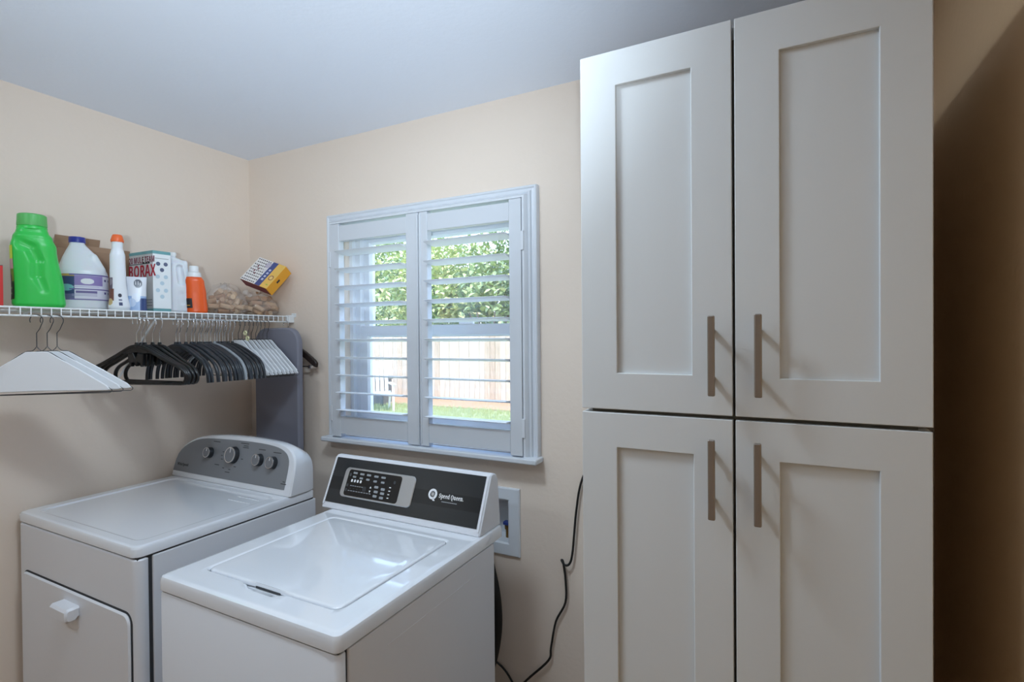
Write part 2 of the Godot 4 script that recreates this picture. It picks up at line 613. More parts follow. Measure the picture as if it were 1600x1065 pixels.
# ------------------------------------------------------------------ the room
func wall_with_holes(ax: Array, ay: Array, holes: Array, z0: float, z1: float) -> MB:
	var m := MB.new()
	for i in ax.size() - 1:
		for j in ay.size() - 1:
			var c := Vector2((ax[i] + ax[i + 1]) * 0.5, (ay[j] + ay[j + 1]) * 0.5)
			var skip := false
			for h in holes:
				if h.has_point(c): skip = true
			if not skip: m.add(BB(Vector3(ax[i], ay[j], z0), Vector3(ax[i + 1], ay[j + 1], z1)))
	return m
func struct(called: String, mb: MB, m: Material, label: String) -> MeshInstance3D:
	var o := put(called, mb, m)
	tag(o, label, "", "", "structure")
	return o
func room() -> void:
	struct("wall_back", wall_with_holes([XL - 0.2, -1.83, -1.1, -0.933, -0.82, XR + 0.2], [-0.02, 0.728, 0.921, 1.085, 2.06, CEIL + 0.2], [Rect2(-1.83, 1.085, 1.01, 0.975), Rect2(-1.1, 0.728, 0.167, 0.193)], -0.2, 0.0), M.wall, "beige wall with the shuttered window behind the machines")
	struct("wall_left", BB(Vector3(XL - 0.2, -0.02, 0), Vector3(XL, CEIL + 0.2, ZF)), M.wall, "beige wall behind the wire shelf on the left")
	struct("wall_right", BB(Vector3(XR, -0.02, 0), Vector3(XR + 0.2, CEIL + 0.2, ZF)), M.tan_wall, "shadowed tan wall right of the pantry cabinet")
	struct("wall_front", BB(Vector3(XL - 0.2, -0.02, ZF), Vector3(XR + 0.2, CEIL + 0.2, ZF + 0.15)), M.wall, "beige wall behind the viewer")
	struct("ceiling", BB(Vector3(XL, CEIL, 0), Vector3(XR, CEIL + 0.2, ZF)), M.ceiling, "smooth white painted ceiling")
	struct("floor", BB(Vector3(XL, -0.15, 0), Vector3(XR, 0, ZF)), M.floor, "tan floor under the machines")
	struct("roof", BB(Vector3(XL - 1.5, CEIL + 0.2, -0.55), Vector3(XR + 1.5, CEIL + 0.32, ZF + 1)), M.wall, "roof slab with its eave over the window")

func picture_frame(x0: float, x1: float, y0: float, y1: float, prof: Array, skip_bottom := false) -> MB:
	# mitred frame: prof rows are (inset from the outer edge, z)
	var m := MB.new()
	var cs := [Vector2(x0, y0), Vector2(x0, y1), Vector2(x1, y1), Vector2(x1, y0)]
	var dr := [Vector2(1, 1), Vector2(1, -1), Vector2(-1, -1), Vector2(-1, 1)]
	var R := []
	for p in prof:
		var ring := PackedVector3Array()
		for k in 4:
			var c: Vector2 = cs[k] + dr[k] * p.x
			if skip_bottom and (k == 0 or k == 3): c.y = y0
			ring.append(Vector3(c.x, c.y, p.y))
		R.append(ring)
	if skip_bottom:
		for side in [[0, 1], [1, 2], [2, 3]]:
			var R2 := []
			for ring in R: R2.append(PackedVector3Array([ring[side[0]], ring[side[1]]]))
			m.loft(R2, false, false, false, 0.9)
	else:
		R.append(R[0])
		m.loft(R, true, false, false, 0.9)
	var s := 0.0
	for i in m.v.size(): s += m.n[i].z
	if s < 0.0:
		for i in m.n.size(): m.n[i] = -m.n[i]
		for i in range(0, m.v.size(), 3):
			var t := m.v[i]; m.v[i] = m.v[i + 1]; m.v[i + 1] = t
			var t3 := m.n[i]; m.n[i] = m.n[i + 1]; m.n[i + 1] = t3
	return m
func window_unit() -> void:
	var w := thing("window_1", "white single-hung window behind the plantation shutters", "", Vector3.ZERO)
	w.set_meta("kind", "structure")
	# painted casing with stepped profile, and the stool below it
	put("casing", picture_frame(-1.853, -0.796, 1.08, 2.087, [Vector2(0, 0), Vector2(0, 0.024), Vector2(0.003, 0.028), Vector2(0.008, 0.028), Vector2(0.012, 0.023), Vector2(0.02, 0.025), Vector2(0.023, 0.034), Vector2(0.028, 0.036), Vector2(0.031, 0.033), Vector2(0.036, 0.044), Vector2(0.041, 0.05), Vector2(0.0485, 0.05), Vector2(0.0485, -0.03), Vector2(0.03, -0.03)], true), M.trim, w)
	put("stool", BB(Vector3(-1.862, 1.061, 0.0), Vector3(-0.786, 1.082, 0.07), 0.006), M.trim, w)
	# vinyl frame and sashes
	var z := -0.12
	put("window_frame", picture_frame(-1.83, -0.82, 1.085, 2.06, [Vector2(0, z - 0.07), Vector2(0, z + 0.03), Vector2(0.02, z + 0.03), Vector2(0.022, z + 0.012), Vector2(0.05, z + 0.012), Vector2(0.052, z - 0.03), Vector2(0.05, z - 0.07)]), M.vinyl, w)
	var up := put("upper_sash", picture_frame(-1.785, -0.865, 1.53, 2.015, [Vector2(0, z - 0.05), Vector2(0, z - 0.015), Vector2(0.036, z - 0.015), Vector2(0.042, z - 0.03), Vector2(0.042, z - 0.05)]), M.vinyl, w)
	put("pane", BB(Vector3(-1.745, 1.57, z - 0.036), Vector3(-0.905, 1.975, z - 0.033)), M.glass, up)
	var low := put("lower_sash", picture_frame(-1.785, -0.865, 1.13, 1.582, [Vector2(0, z - 0.01), Vector2(0, z + 0.008), Vector2(0.004, z + 0.011), Vector2(0.044, z + 0.011), Vector2(0.05, z), Vector2(0.05, z - 0.01)]), M.vinyl, w)
	put("pane", BB(Vector3(-1.737, 1.178, z - 0.006), Vector3(-0.913, 1.534, z - 0.003)), M.glass, low)
	put("latch", BB(Vector3(-1.23, 1.582, z - 0.012), Vector3(-1.16, 1.596, z + 0.006), 0.003), M.vinyl, low)
	put("track", BB(Vector3(-1.83, 1.085, -0.028), Vector3(-1.818, 2.06, -0.012), 0.002), M.vinyl, w)
	# the two shutter panels
	shutter(-1.8025, -1.3135, -1.75, -1.376, "left white louvered shutter panel, hinged at the window's left edge")
	shutter(-1.3085, -0.8465, -1.268, -0.897, "right white louvered shutter panel, hinged at the window's right edge")
func shutter(x0: float, x1: float, o0: float, o1: float, label: String) -> void:
	var y0 := 1.086
	var y1 := 2.036
	var za := 0.024
	var zb := 0.055
	var s := thing("shutter_panel", label, "shutter", Vector3((x0 + x1) * 0.5, y0, 0), 0, "plantation shutter panels")
	var o := -s.position
	var stile_a := BB(Vector3(x0, y0, za) + o, Vector3(o0, y1, zb) + o, 0.003)
	var stile_b := BB(Vector3(o1, y0, za) + o, Vector3(x1, y1, zb) + o, 0.003)
	put("stile", stile_a, M.shutter, s)
	put("stile", stile_b, M.shutter, s)
	put("rail", BB(Vector3(o0, 1.958, za) + o, Vector3(o1, 2.026, zb - 0.001) + o, 0.002), M.shutter, s)
	put("rail", BB(Vector3(o0, 1.1, za) + o, Vector3(o1, 1.178, zb - 0.001) + o, 0.002), M.shutter, s)
	# the beaded edge where the two panels meet
	var xm := x1 - 0.004 if x0 < -1.5 else x0 + 0.004
	put("bead", T([Vector3(xm, y0 + 0.01, zb) + o, Vector3(xm, y1 - 0.01, zb) + o], 0.004, 8), M.shutter, s)
	# louvers: an elliptical blade, front edge up
	var lm := MB.new()
	var ring := PackedVector2Array()
	for k in 16:
		var a := TAU * k / 16
		ring.append(Vector2(cos(a) * 0.0445, sin(a) * 0.0045))
	var tilt := deg_to_rad(6.5)
	var w := o1 - o0 - 0.004
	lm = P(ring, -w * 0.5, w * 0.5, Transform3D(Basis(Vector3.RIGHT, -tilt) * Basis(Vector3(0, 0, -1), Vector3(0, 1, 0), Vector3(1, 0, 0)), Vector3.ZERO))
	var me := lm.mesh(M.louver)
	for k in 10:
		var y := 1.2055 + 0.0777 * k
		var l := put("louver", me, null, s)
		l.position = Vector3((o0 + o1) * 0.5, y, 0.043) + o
	var hx := x0 - 0.004 if x0 < -1.5 else x1 + 0.004
	for hy in [1.19, 1.88]:
		put("hinge", BB(Vector3(hx - 0.006, hy - 0.035, zb - 0.03) + o, Vector3(hx + 0.006, hy + 0.035, zb + 0.001) + o, 0.002), M.trim, s)

# ------------------------------------------------------------------ outdoors
func outdoors() -> void:
	var gm := mat(Color.WHITE, 0.9)
	gm.albedo_texture = noise_tex(0.05, 11, 512, 5, grad(rgb(150, 158, 116), rgb(196, 200, 156)))
	gm.uv1_triplanar = true
	gm.uv1_world_triplanar = true
	gm.uv1_scale = Vector3.ONE * 0.6
	struct("ground", BB(Vector3(-26, -0.4, -24), Vector3(10, -0.12, -0.2)), gm, "lawn behind the house")
	var dm := mat(Color.WHITE, 0.95)
	dm.albedo_texture = noise_tex(0.08, 12, 256, 5, grad(rgb(150, 112, 80), rgb(214, 176, 140)))
	dm.uv1_triplanar = true
	dm.uv1_world_triplanar = true
	struct("planting_bed", BB(Vector3(-22, -0.13, -9.9), Vector3(4, -0.09, -8.3)), dm, "strip of bare brown earth along the fence")
	# grass blades
	var bl := MB.new()
	for k in 5:
		var a := TAU * k / 5.0
		var d := Vector3(cos(a), 0, sin(a))
		var s := Vector3(-d.z, 0, d.x) * 0.006
		bl.tri(d * 0.01 - s, d * 0.01 + s, d * 0.045 + Vector3(0, 0.09, 0), d, d, d)
	var gmat := mat(rgb(172, 182, 128), 0.8)
	var mm := MultiMesh.new()
	mm.transform_format = MultiMesh.TRANSFORM_3D
	mm.mesh = bl.mesh(gmat)
	mm.instance_count = 14000
	for i in mm.instance_count:
		var p := Vector3(rng.randf_range(-12, -1), -0.125, rng.randf_range(-8.3, -3.5))
		mm.set_instance_transform(i, Transform3D(Basis(Vector3.UP, rng.randf() * TAU).scaled(Vector3.ONE * rng.randf_range(0.6, 1.2)), p))
	var gi := MultiMeshInstance3D.new()
	gi.name = "grass"
	gi.multimesh = mm
	add_child(gi)
	tag(gi, "short pale green lawn grass in front of the wooden fence", "grass", "", "stuff")
	# wooden fence of upright pickets
	var fence := thing("wooden_fence", "weathered tan wooden privacy fence across the yard", "fence", Vector3(-6, -0.12, -9.6), deg_to_rad(6))
	var tones := []
	for c in [rgb(200, 182, 160), rgb(190, 172, 150), rgb(208, 192, 172), rgb(184, 164, 142), rgb(198, 186, 168)]:
		var fm := mat(Color.WHITE, 0.85)
		fm.albedo_texture = wood_tex(c, tones.size())
		tones.append(fm)
	var pm := []
	for fm in tones: pm.append(P([Vector2(-0.068, 0.02), Vector2(0.068, 0.02), Vector2(0.068, 1.86), Vector2(0.04, 1.9), Vector2(-0.04, 1.9), Vector2(-0.068, 1.86)], -0.009, 0.009))
	for b in pm:
		for i in b.u.size(): b.u[i] = Vector2(b.v[i].x / 0.14 + 0.5, b.v[i].y / 2.0)
	for k in 84:
		var q := rng.randi() % 5
		var o := put("picket", (pm[q] as MB).mesh(tones[q]), null, fence)
		o.position = Vector3(-7.2 + k * 0.142, rng.randf_range(-0.01, 0.015), rng.randf_range(0, 0.006))
		o.rotation.z = rng.randf_range(-0.004, 0.004)
	for y in [0.35, 1.0, 1.65]: put("rail", BB(Vector3(-7.3, y - 0.045, -0.055), Vector3(4.8, y + 0.045, -0.012)), tones[1], fence)
	# shrubs and trees
	var leafm := []
	for c in [rgb(178, 192, 132), rgb(158, 176, 116), rgb(206, 208, 150), rgb(140, 160, 112), rgb(218, 214, 166)]:
		var lm := mat(c, 0.55)
		lm.backlight_enabled = true
		lm.backlight = Color(c.r * 0.5, c.g * 0.55, c.b * 0.25)
		leafm.append(lm)
	var bark := mat(rgb(118, 98, 80), 0.9)
	var trees := [[-9.6, -12.2, 4.6, 2.3, "broad green leafy tree behind the left end of the wooden fence"], [-6.2, -12.8, 5.2, 2.6, "tall pale green tree behind the middle of the wooden fence"], [-3.2, -12.0, 4.8, 2.2, "yellow-green tree behind the right part of the wooden fence"], [-13.2, -14.0, 5.6, 2.8, "grey-green tree furthest left beyond the fence"], [-0.2, -13.2, 5.0, 2.4, "dense dark green tree furthest right beyond the fence"]]
	for ti in trees.size():
		var a: Array = trees[ti]
		var t := thing("tree", a[4], "tree", Vector3(a[0], -0.12, a[1]), 0, "trees beyond the fence")
		put("trunk", T([Vector3(0, 0, 0), Vector3(0.05, 1.0, 0.03), Vector3(-0.05, 2.0, 0), Vector3(0.1, a[2] * 0.7, 0.1)], [0.13, 0.11, 0.09, 0.04], 8), bark, t)
		for br in 5:
			var ba := TAU * br / 5.0
			put("branch", T([Vector3(0, 1.6 + br * 0.2, 0), Vector3(cos(ba) * 0.6, 2.3 + br * 0.2, sin(ba) * 0.6), Vector3(cos(ba) * 1.3, 2.9 + br * 0.2, sin(ba) * 1.3)], [0.06, 0.045, 0.02], 6), bark, t)
		for lay in 2:
			foliage(t, "foliage", leafm[(ti + lay * 2) % 5], 6500, Vector3(0, a[2] * 0.58, 0), Vector3(a[3], a[2] * 0.46, a[3] * 0.9), 0.15)
	# the near shrub with large leaves, seen through the upper louvers
	var s := thing("leafy_shrub", "big-leaved yellow-green shrub rising just behind the wooden fence", "shrub", Vector3(-7.2, -0.12, -10.9))
	for k in 7:
		var ba := TAU * k / 7.0
		put("stem", T(curve([Vector3(0, 0, 0), Vector3(cos(ba) * 0.2, 1.1, sin(ba) * 0.2), Vector3(cos(ba) * 0.6, 2.3, sin(ba) * 0.5)], 4), 0.02, 6), bark, s)
	var lf := leaf_mesh(0.27)
	var lms := []
	for m in leafm: lms.append(lf.mesh(m))
	for k in 280:
		var d := Vector3(rng.randfn(), rng.randfn(), rng.randfn()).normalized() * pow(rng.randf(), 0.4)
		var o := put("leaf", lms[rng.randi() % 5], null, s)
		o.position = Vector3(0, 2.75, 0) + d * Vector3(1.9, 0.95, 0.6)
		o.basis = Basis.from_euler(Vector3(rng.randf_range(-1.2, 0.6), rng.randf() * TAU, rng.randf_range(-0.7, 0.7))).scaled(Vector3.ONE * rng.randf_range(0.7, 1.25))
	# garden chair and storage box, bottom of the left panel
	var wp := mat(rgb(236, 232, 222), 0.6)
	var ch := thing("garden_chair", "white wooden garden chair standing before the fence", "chair", Vector3(-7.95, -0.12, -7.2), deg_to_rad(50))
	put("seat", B(Vector3(0, 0.4, 0), Vector3(0.52, 0.03, 0.5), 0.006), wp, ch)
	for k in 5: put("back_slat", B(Vector3(-0.2 + k * 0.1, 0.75, -0.28), Vector3(0.075, 0.72, 0.02), 0.004, Basis(Vector3.RIGHT, -0.25)), wp, ch)
	for sx in [-0.27, 0.27]:
		put("leg", B(Vector3(sx, 0.3, 0.22), Vector3(0.04, 0.6, 0.07), 0.005), wp, ch)
		put("leg", B(Vector3(sx, 0.2, -0.25), Vector3(0.04, 0.46, 0.07), 0.005, Basis(Vector3.RIGHT, 0.25)), wp, ch)
		put("armrest", B(Vector3(sx, 0.61, 0.0), Vector3(0.1, 0.025, 0.62), 0.006), wp, ch)
	var sb := thing("storage_box", "dark grey plastic storage box by the fence left of the chair", "box", Vector3(-9.2, -0.12, -8.0), deg_to_rad(20))
	put("body", B(Vector3(0, 0.3, 0), Vector3(1.3, 0.6, 0.6), 0.02), mat(rgb(92, 92, 92), 0.6), sb)
	put("lid", B(Vector3(0, 0.64, 0), Vector3(1.36, 0.08, 0.66), 0.02), mat(rgb(110, 110, 110), 0.6), sb)
func wood_tex(c: Color, sd: int) -> ImageTexture:
	var f := FastNoiseLite.new()
	f.seed = 40 + sd
	f.frequency = 0.06
	var im := Image.create(64, 128, false, Image.FORMAT_RGBA8)
	for y in 128:
		for x in 64:
			var k := 1.0 + 0.16 * f.get_noise_2d(x * 3.0, y * 0.25) + 0.08 * f.get_noise_2d(x * 0.6 + 300, y * 0.8)
			im.set_pixel(x, y, Color(c.r * k, c.g * k, c.b * k))
	return ImageTexture.create_from_image(im)
func leaf_mesh(l: float) -> MB:
	var m := MB.new()
	var R := []
	for i in 6:
		var t := i / 5.0
		var w := l * 0.26 * sin(PI * pow(t, 0.8)) + 0.002
		var y := -0.25 * l * t * t
		R.append(PackedVector3Array([Vector3(-w, y + w * 0.25, t * l), Vector3(0, y, t * l), Vector3(w, y + w * 0.25, t * l)]))
	m.loft(R, false, false, false, 0.2, true)
	return m
func foliage(t: Node3D, called: String, m: Material, count: int, c: Vector3, s: Vector3, size: float) -> void:
	var mm := MultiMesh.new()
	mm.transform_format = MultiMesh.TRANSFORM_3D
	mm.mesh = leaf_mesh(size).mesh(m)
	mm.instance_count = count
	for i in count:
		var d := Vector3(rng.randfn(), rng.randfn(), rng.randfn()).normalized() * pow(rng.randf(), 0.45)
		d *= 1.0 + 0.25 * sin(d.x * 7 + d.z * 5) * cos(d.y * 6)
		mm.set_instance_transform(i, Transform3D(Basis.from_euler(Vector3(rng.randf_range(-1.2, 0.8), rng.randf() * TAU, rng.randf_range(-0.8, 0.8))).scaled(Vector3.ONE * rng.randf_range(0.7, 1.5)), c + d * s))
	var o := MultiMeshInstance3D.new()
	o.name = called
	o.multimesh = mm
	o.set_meta("kind", "stuff")
	t.add_child(o, true)

# ------------------------------------------------------------------ dryer
func ring_rect(x0: float, x1: float, z0: float, z1: float, y: float, r: float, notch := []) -> PackedVector3Array:
	# rounded rectangle seen from above; the front edge (z1) carries extra points that may be notched: rows (x, dz, dy)
	var o := PackedVector3Array()
	var k := 5
	for c in [[x1 - r, z1 - r, 0.0], [x0 + r, z1 - r, 1.0]]:
		for i in k + 1:
			var a: float = PI * 0.5 * (c[2] + float(i) / k)
			o.append(Vector3(c[0] + cos(a) * r, y, c[1] + sin(a) * r))
		if c[2] == 0.0:
			for n in notch: o.append(Vector3(n.x, y + n.z, z1 + n.y))
	for c in [[x0 + r, z0 + r, 2.0], [x1 - r, z0 + r, 3.0]]:
		for i in k + 1:
			var a: float = PI * 0.5 * (c[2] + float(i) / k)
			o.append(Vector3(c[0] + cos(a) * r, y, c[1] + sin(a) * r))
	return o
func dryer() -> void:
	var x0 := -2.4
	var x1 := -1.66
	var zf := 0.94
	var zb := 0.28
	var top := 0.926
	var t := thing("dryer", "white front-loading dryer with a grey four-knob console, left of the washer", "dryer", Vector3(-2.03, 0, 0.61))
	var o := -t.position
	var q := func(b: MB) -> MB:
		for i in b.v.size(): b.v[i] += o
		return b
	# cabinet: side-and-back shell, front panel with rounded vertical corners, dark seam between
	var fr := 0.022
	put("front_panel", q.call(loft_of([ring_rect(x0, x1, zf - 0.045, zf, 0.03, fr), ring_rect(x0, x1, zf - 0.045, zf, 0.884, fr), ring_rect(x0 + 0.004, x1 - 0.004, zf - 0.041, zf - 0.004, 0.888, fr - 0.004)])), M.enamel_soft, t)
	put("shell", q.call(BB(Vector3(x0 + 0.001, 0.03, zb), Vector3(x1 - 0.001, 0.888, zf - 0.048), 0.004)), M.enamel_soft, t)
	put("gasket", q.call(BB(Vector3(x0 + 0.006, 0.05, zb + 0.01), Vector3(x1 - 0.006, 0.893, zf - 0.008))), M.seam, t)
	for sx in [x0 + 0.06, x1 - 0.06]:
		for sz in [zb + 0.06, zf - 0.06]: put("foot", q.call(L([Vector2(0.02, 0), Vector2(0.022, 0.005), Vector2(0.015, 0.015), Vector2(0.012, 0.04)], 12, Vector3(sx, 0, sz))), M.rubber, t)
	# top with shallow pressed recess
	var rr := 0.024
	put("top", q.call(loft_of([
		ring_rect(x0 + 0.004, x1 - 0.004, zb, zf - 0.002, 0.892, rr),
		ring_rect(x0, x1, zb, zf + 0.002, 0.895, rr),
		ring_rect(x0, x1, zb, zf + 0.002, top - 0.008, rr),
		ring_rect(x0 + 0.003, x1 - 0.003, zb + 0.003, zf - 0.001, top - 0.002, rr),
		ring_rect(x0 + 0.009, x1 - 0.009, zb + 0.008, zf - 0.007, top, rr),
		ring_rect(x0 + 0.013, x1 - 0.013, zb + 0.012, zf - 0.011, top, rr),
		ring_rect(x0 + 0.046, x1 - 0.046, 0.426, zf - 0.031, top, 0.03),
		ring_rect(x0 + 0.05, x1 - 0.05, 0.43, zf - 0.035, top, 0.03),
		ring_rect(x0 + 0.056, x1 - 0.056, 0.436, zf - 0.041, top - 0.0045, 0.03),
		ring_rect(x0 + 0.06, x1 - 0.06, 0.44, zf - 0.045, top - 0.0045, 0.03),
		ring_rect(x0 + 0.1, x1 - 0.1, 0.48, zf - 0.09, top - 0.0045, 0.03)])), M.enamel, t)
	for k in 2: put("rib", q.call(BB(Vector3(-1.86, top - 0.006, 0.475 + k * 0.04), Vector3(-1.74, top - 0.0025, 0.479 + k * 0.04), 0.0012)), M.enamel, t)
	# door
	var dpl := rrect(-2.357, -1.683, 0.2, 0.728, 0.03)
	put("door_seam", q.call(P(rrect(-2.361, -1.679, 0.196, 0.732, 0.033), zf - 0.002, zf + 0.0008)), M.seam, t)
	var dr := put("door", q.call(P(dpl, zf - 0.001, zf + 0.009, Transform3D.IDENTITY, 0.005)), M.enamel_soft, t)
	put("handle", q.call(P([Vector2(zf + 0.005, 0.695), Vector2(zf + 0.04, 0.695), Vector2(zf + 0.047, 0.687), Vector2(zf + 0.047, 0.66), Vector2(zf + 0.04, 0.652), Vector2(zf + 0.018, 0.652), Vector2(zf + 0.012, 0.66), Vector2(zf + 0.005, 0.66)], -2.064, -1.96, Transform3D(Basis(Vector3(0, 0, 1), Vector3(0, 1, 0), Vector3(1, 0, 0)), Vector3.ZERO), 0.006)), M.enamel_soft, dr)
	var scoop := L([Vector2(0.0, 0.0012), Vector2(0.03, 0.0012), Vector2(0.045, 0.0004), Vector2(0.046, 0.0)], 24, Vector3(-2.012, 0.635, zf + 0.0085), Basis(Vector3.RIGHT, PI / 2), 1.2, 0.6)
	put("finger_recess", q.call(scoop), M.enamel_soft, dr)
	# console: arched face leaning back, deep body behind it
	var arch := [Vector2(-2.412, 0.927), Vector2(-2.412, 0.96), Vector2(-2.398, 1.022), Vector2(-2.345, 1.071), Vector2(-2.255, 1.103), Vector2(-2.12, 1.117), Vector2(-1.98, 1.121), Vector2(-1.86, 1.119), Vector2(-1.76, 1.112), Vector2(-1.7, 1.096), Vector2(-1.668, 1.068), Vector2(-1.657, 1.03), Vector2(-1.656, 0.98), Vector2(-1.656, 0.927)]
	var cv := curve(arch, 3)
	var lean := func(p: Vector2, d: float) -> Vector3: return Vector3(p.x, p.y, 0.41 - (p.y - 0.926) * 0.25 + d)
	var R := []
	var cen := Vector2(-2.03, 0.96)
	for s in [[0.985, -0.0, 0], [1.0, -0.006, 0], [1.0, -0.03, 0], [0.995, 0.0, 1], [0.97, 0.0, 2]]:
		var ring := PackedVector3Array()
		for p in cv:
			var pp := Vector2(lerp(cen.x, p.x, s[0]), 0.927 + (p.y - 0.927) * s[0])
			if s[2] == 0: ring.append(lean.call(pp, s[1]))
			elif s[2] == 1: ring.append(Vector3(pp.x, 0.927 + (pp.y - 0.927) * 0.95, 0.315))
			else: ring.append(Vector3(pp.x, 0.927 + (pp.y - 0.927) * 0.88, 0.287))
		R.append(ring)
	var cb := MB.new()
	cb.loft(R, true, true, true, 0.8)
	var con := put("console", q.call(cb.fix()), M.enamel, t)
	var face := [Vector2(-2.405, 0.948), Vector2(-2.392, 1.018), Vector2(-2.34, 1.063), Vector2(-2.255, 1.092), Vector2(-2.12, 1.102), Vector2(-1.92, 1.106), Vector2(-1.795, 1.101), Vector2(-1.73, 1.087), Vector2(-1.698, 1.062), Vector2(-1.69, 1.024), Vector2(-1.692, 0.948)]
	var fp := PackedVector2Array()
	for p in curve(face, 3): fp.append(Vector2(p.x, (p.y - 0.926) * 1.031))
	var fx := Transform3D(Basis(Vector3.RIGHT, -atan(0.25)), Vector3(0, 0.926, 0.41))
	put("face_panel", q.call(P(fp, -0.002, 0.0015, fx)), M.console_grey, con)
	var ft := Transform3D(fx.basis, fx.origin + o)
	for k in [[-2.174, 0.119, 0.022], [-2.02, 0.123, 0.033], [-1.86, 0.119, 0.0235], [-1.778, 0.116, 0.0235]]:
		var rad: float = k[2]
		var kb := L([Vector2(rad * 1.06, 0), Vector2(rad * 1.04, 0.004), Vector2(rad * 0.98, 0.016), Vector2(rad * 0.94, 0.018)], 28)
		var kn := put("knob", kb, M.knob_dark, con)
		kn.transform = ft * Transform3D(Basis(Vector3.RIGHT, PI / 2), Vector3(k[0], k[1], 0.0015))
		put("knob_rim", L([Vector2(rad * 0.84, 0.0175), Vector2(rad * 0.96, 0.0175), Vector2(rad * 0.95, 0.021), Vector2(rad * 0.85, 0.021), Vector2(rad * 0.84, 0.0175)], 28), M.chrome, con).transform = kn.transform
		var kc := put("knob_cap", L([Vector2(0, 0.0202), Vector2(rad * 0.85, 0.0202), Vector2(rad * 0.85, 0.016)], 28), M.knob, con)
		kc.transform = kn.transform
		put("knob_pointer", BB(Vector3(-0.0012, 0.0196, -rad * 0.85), Vector3(0.0012, 0.0208, -rad * 0.3)), M.white_ink, con).transform = kn.transform
	# small print on the console (too small in the photograph to read but for the maker's name)
	text("lettering", "Whirlpool", 0.011, M.dark_ink, con, ft * Transform3D(Basis.IDENTITY, Vector3(-2.345, 0.053, 0.0018)), true, true)
	var prints := [[-2.145, 0.168, 0.045], [-1.965, 0.175, 0.05], [-1.955, 0.166, 0.03], [-1.955, 0.159, 0.036], [-1.855, 0.16, 0.04], [-1.765, 0.156, 0.045], [-2.115, 0.075, 0.03], [-2.04, 0.052, 0.03], [-2.07, 0.066, 0.012], [-2.03, 0.064, 0.012], [-2.0, 0.078, 0.015], [-1.965, 0.112, 0.012], [-2.09, 0.1, 0.012], [-2.095, 0.115, 0.01], [-2.09, 0.13, 0.01], [-1.7, 0.044, 0.03], [-1.7, 0.052, 0.012]]
	for k in prints:
		put("printed_mark", P(rrect(-k[2] * 0.5, k[2] * 0.5, -0.0016, 0.0016, 0.0008, 2), 0.0, 0.0004, ft * Transform3D(Basis.IDENTITY, Vector3(k[0], k[1], 0.0015))), M.dark_ink, con)
func loft_of(R: Array, cap0 := true, cap1 := true) -> MB:
	var b := MB.new()
	b.loft(R, true, cap0, cap1, 0.8)
	return b.fix()

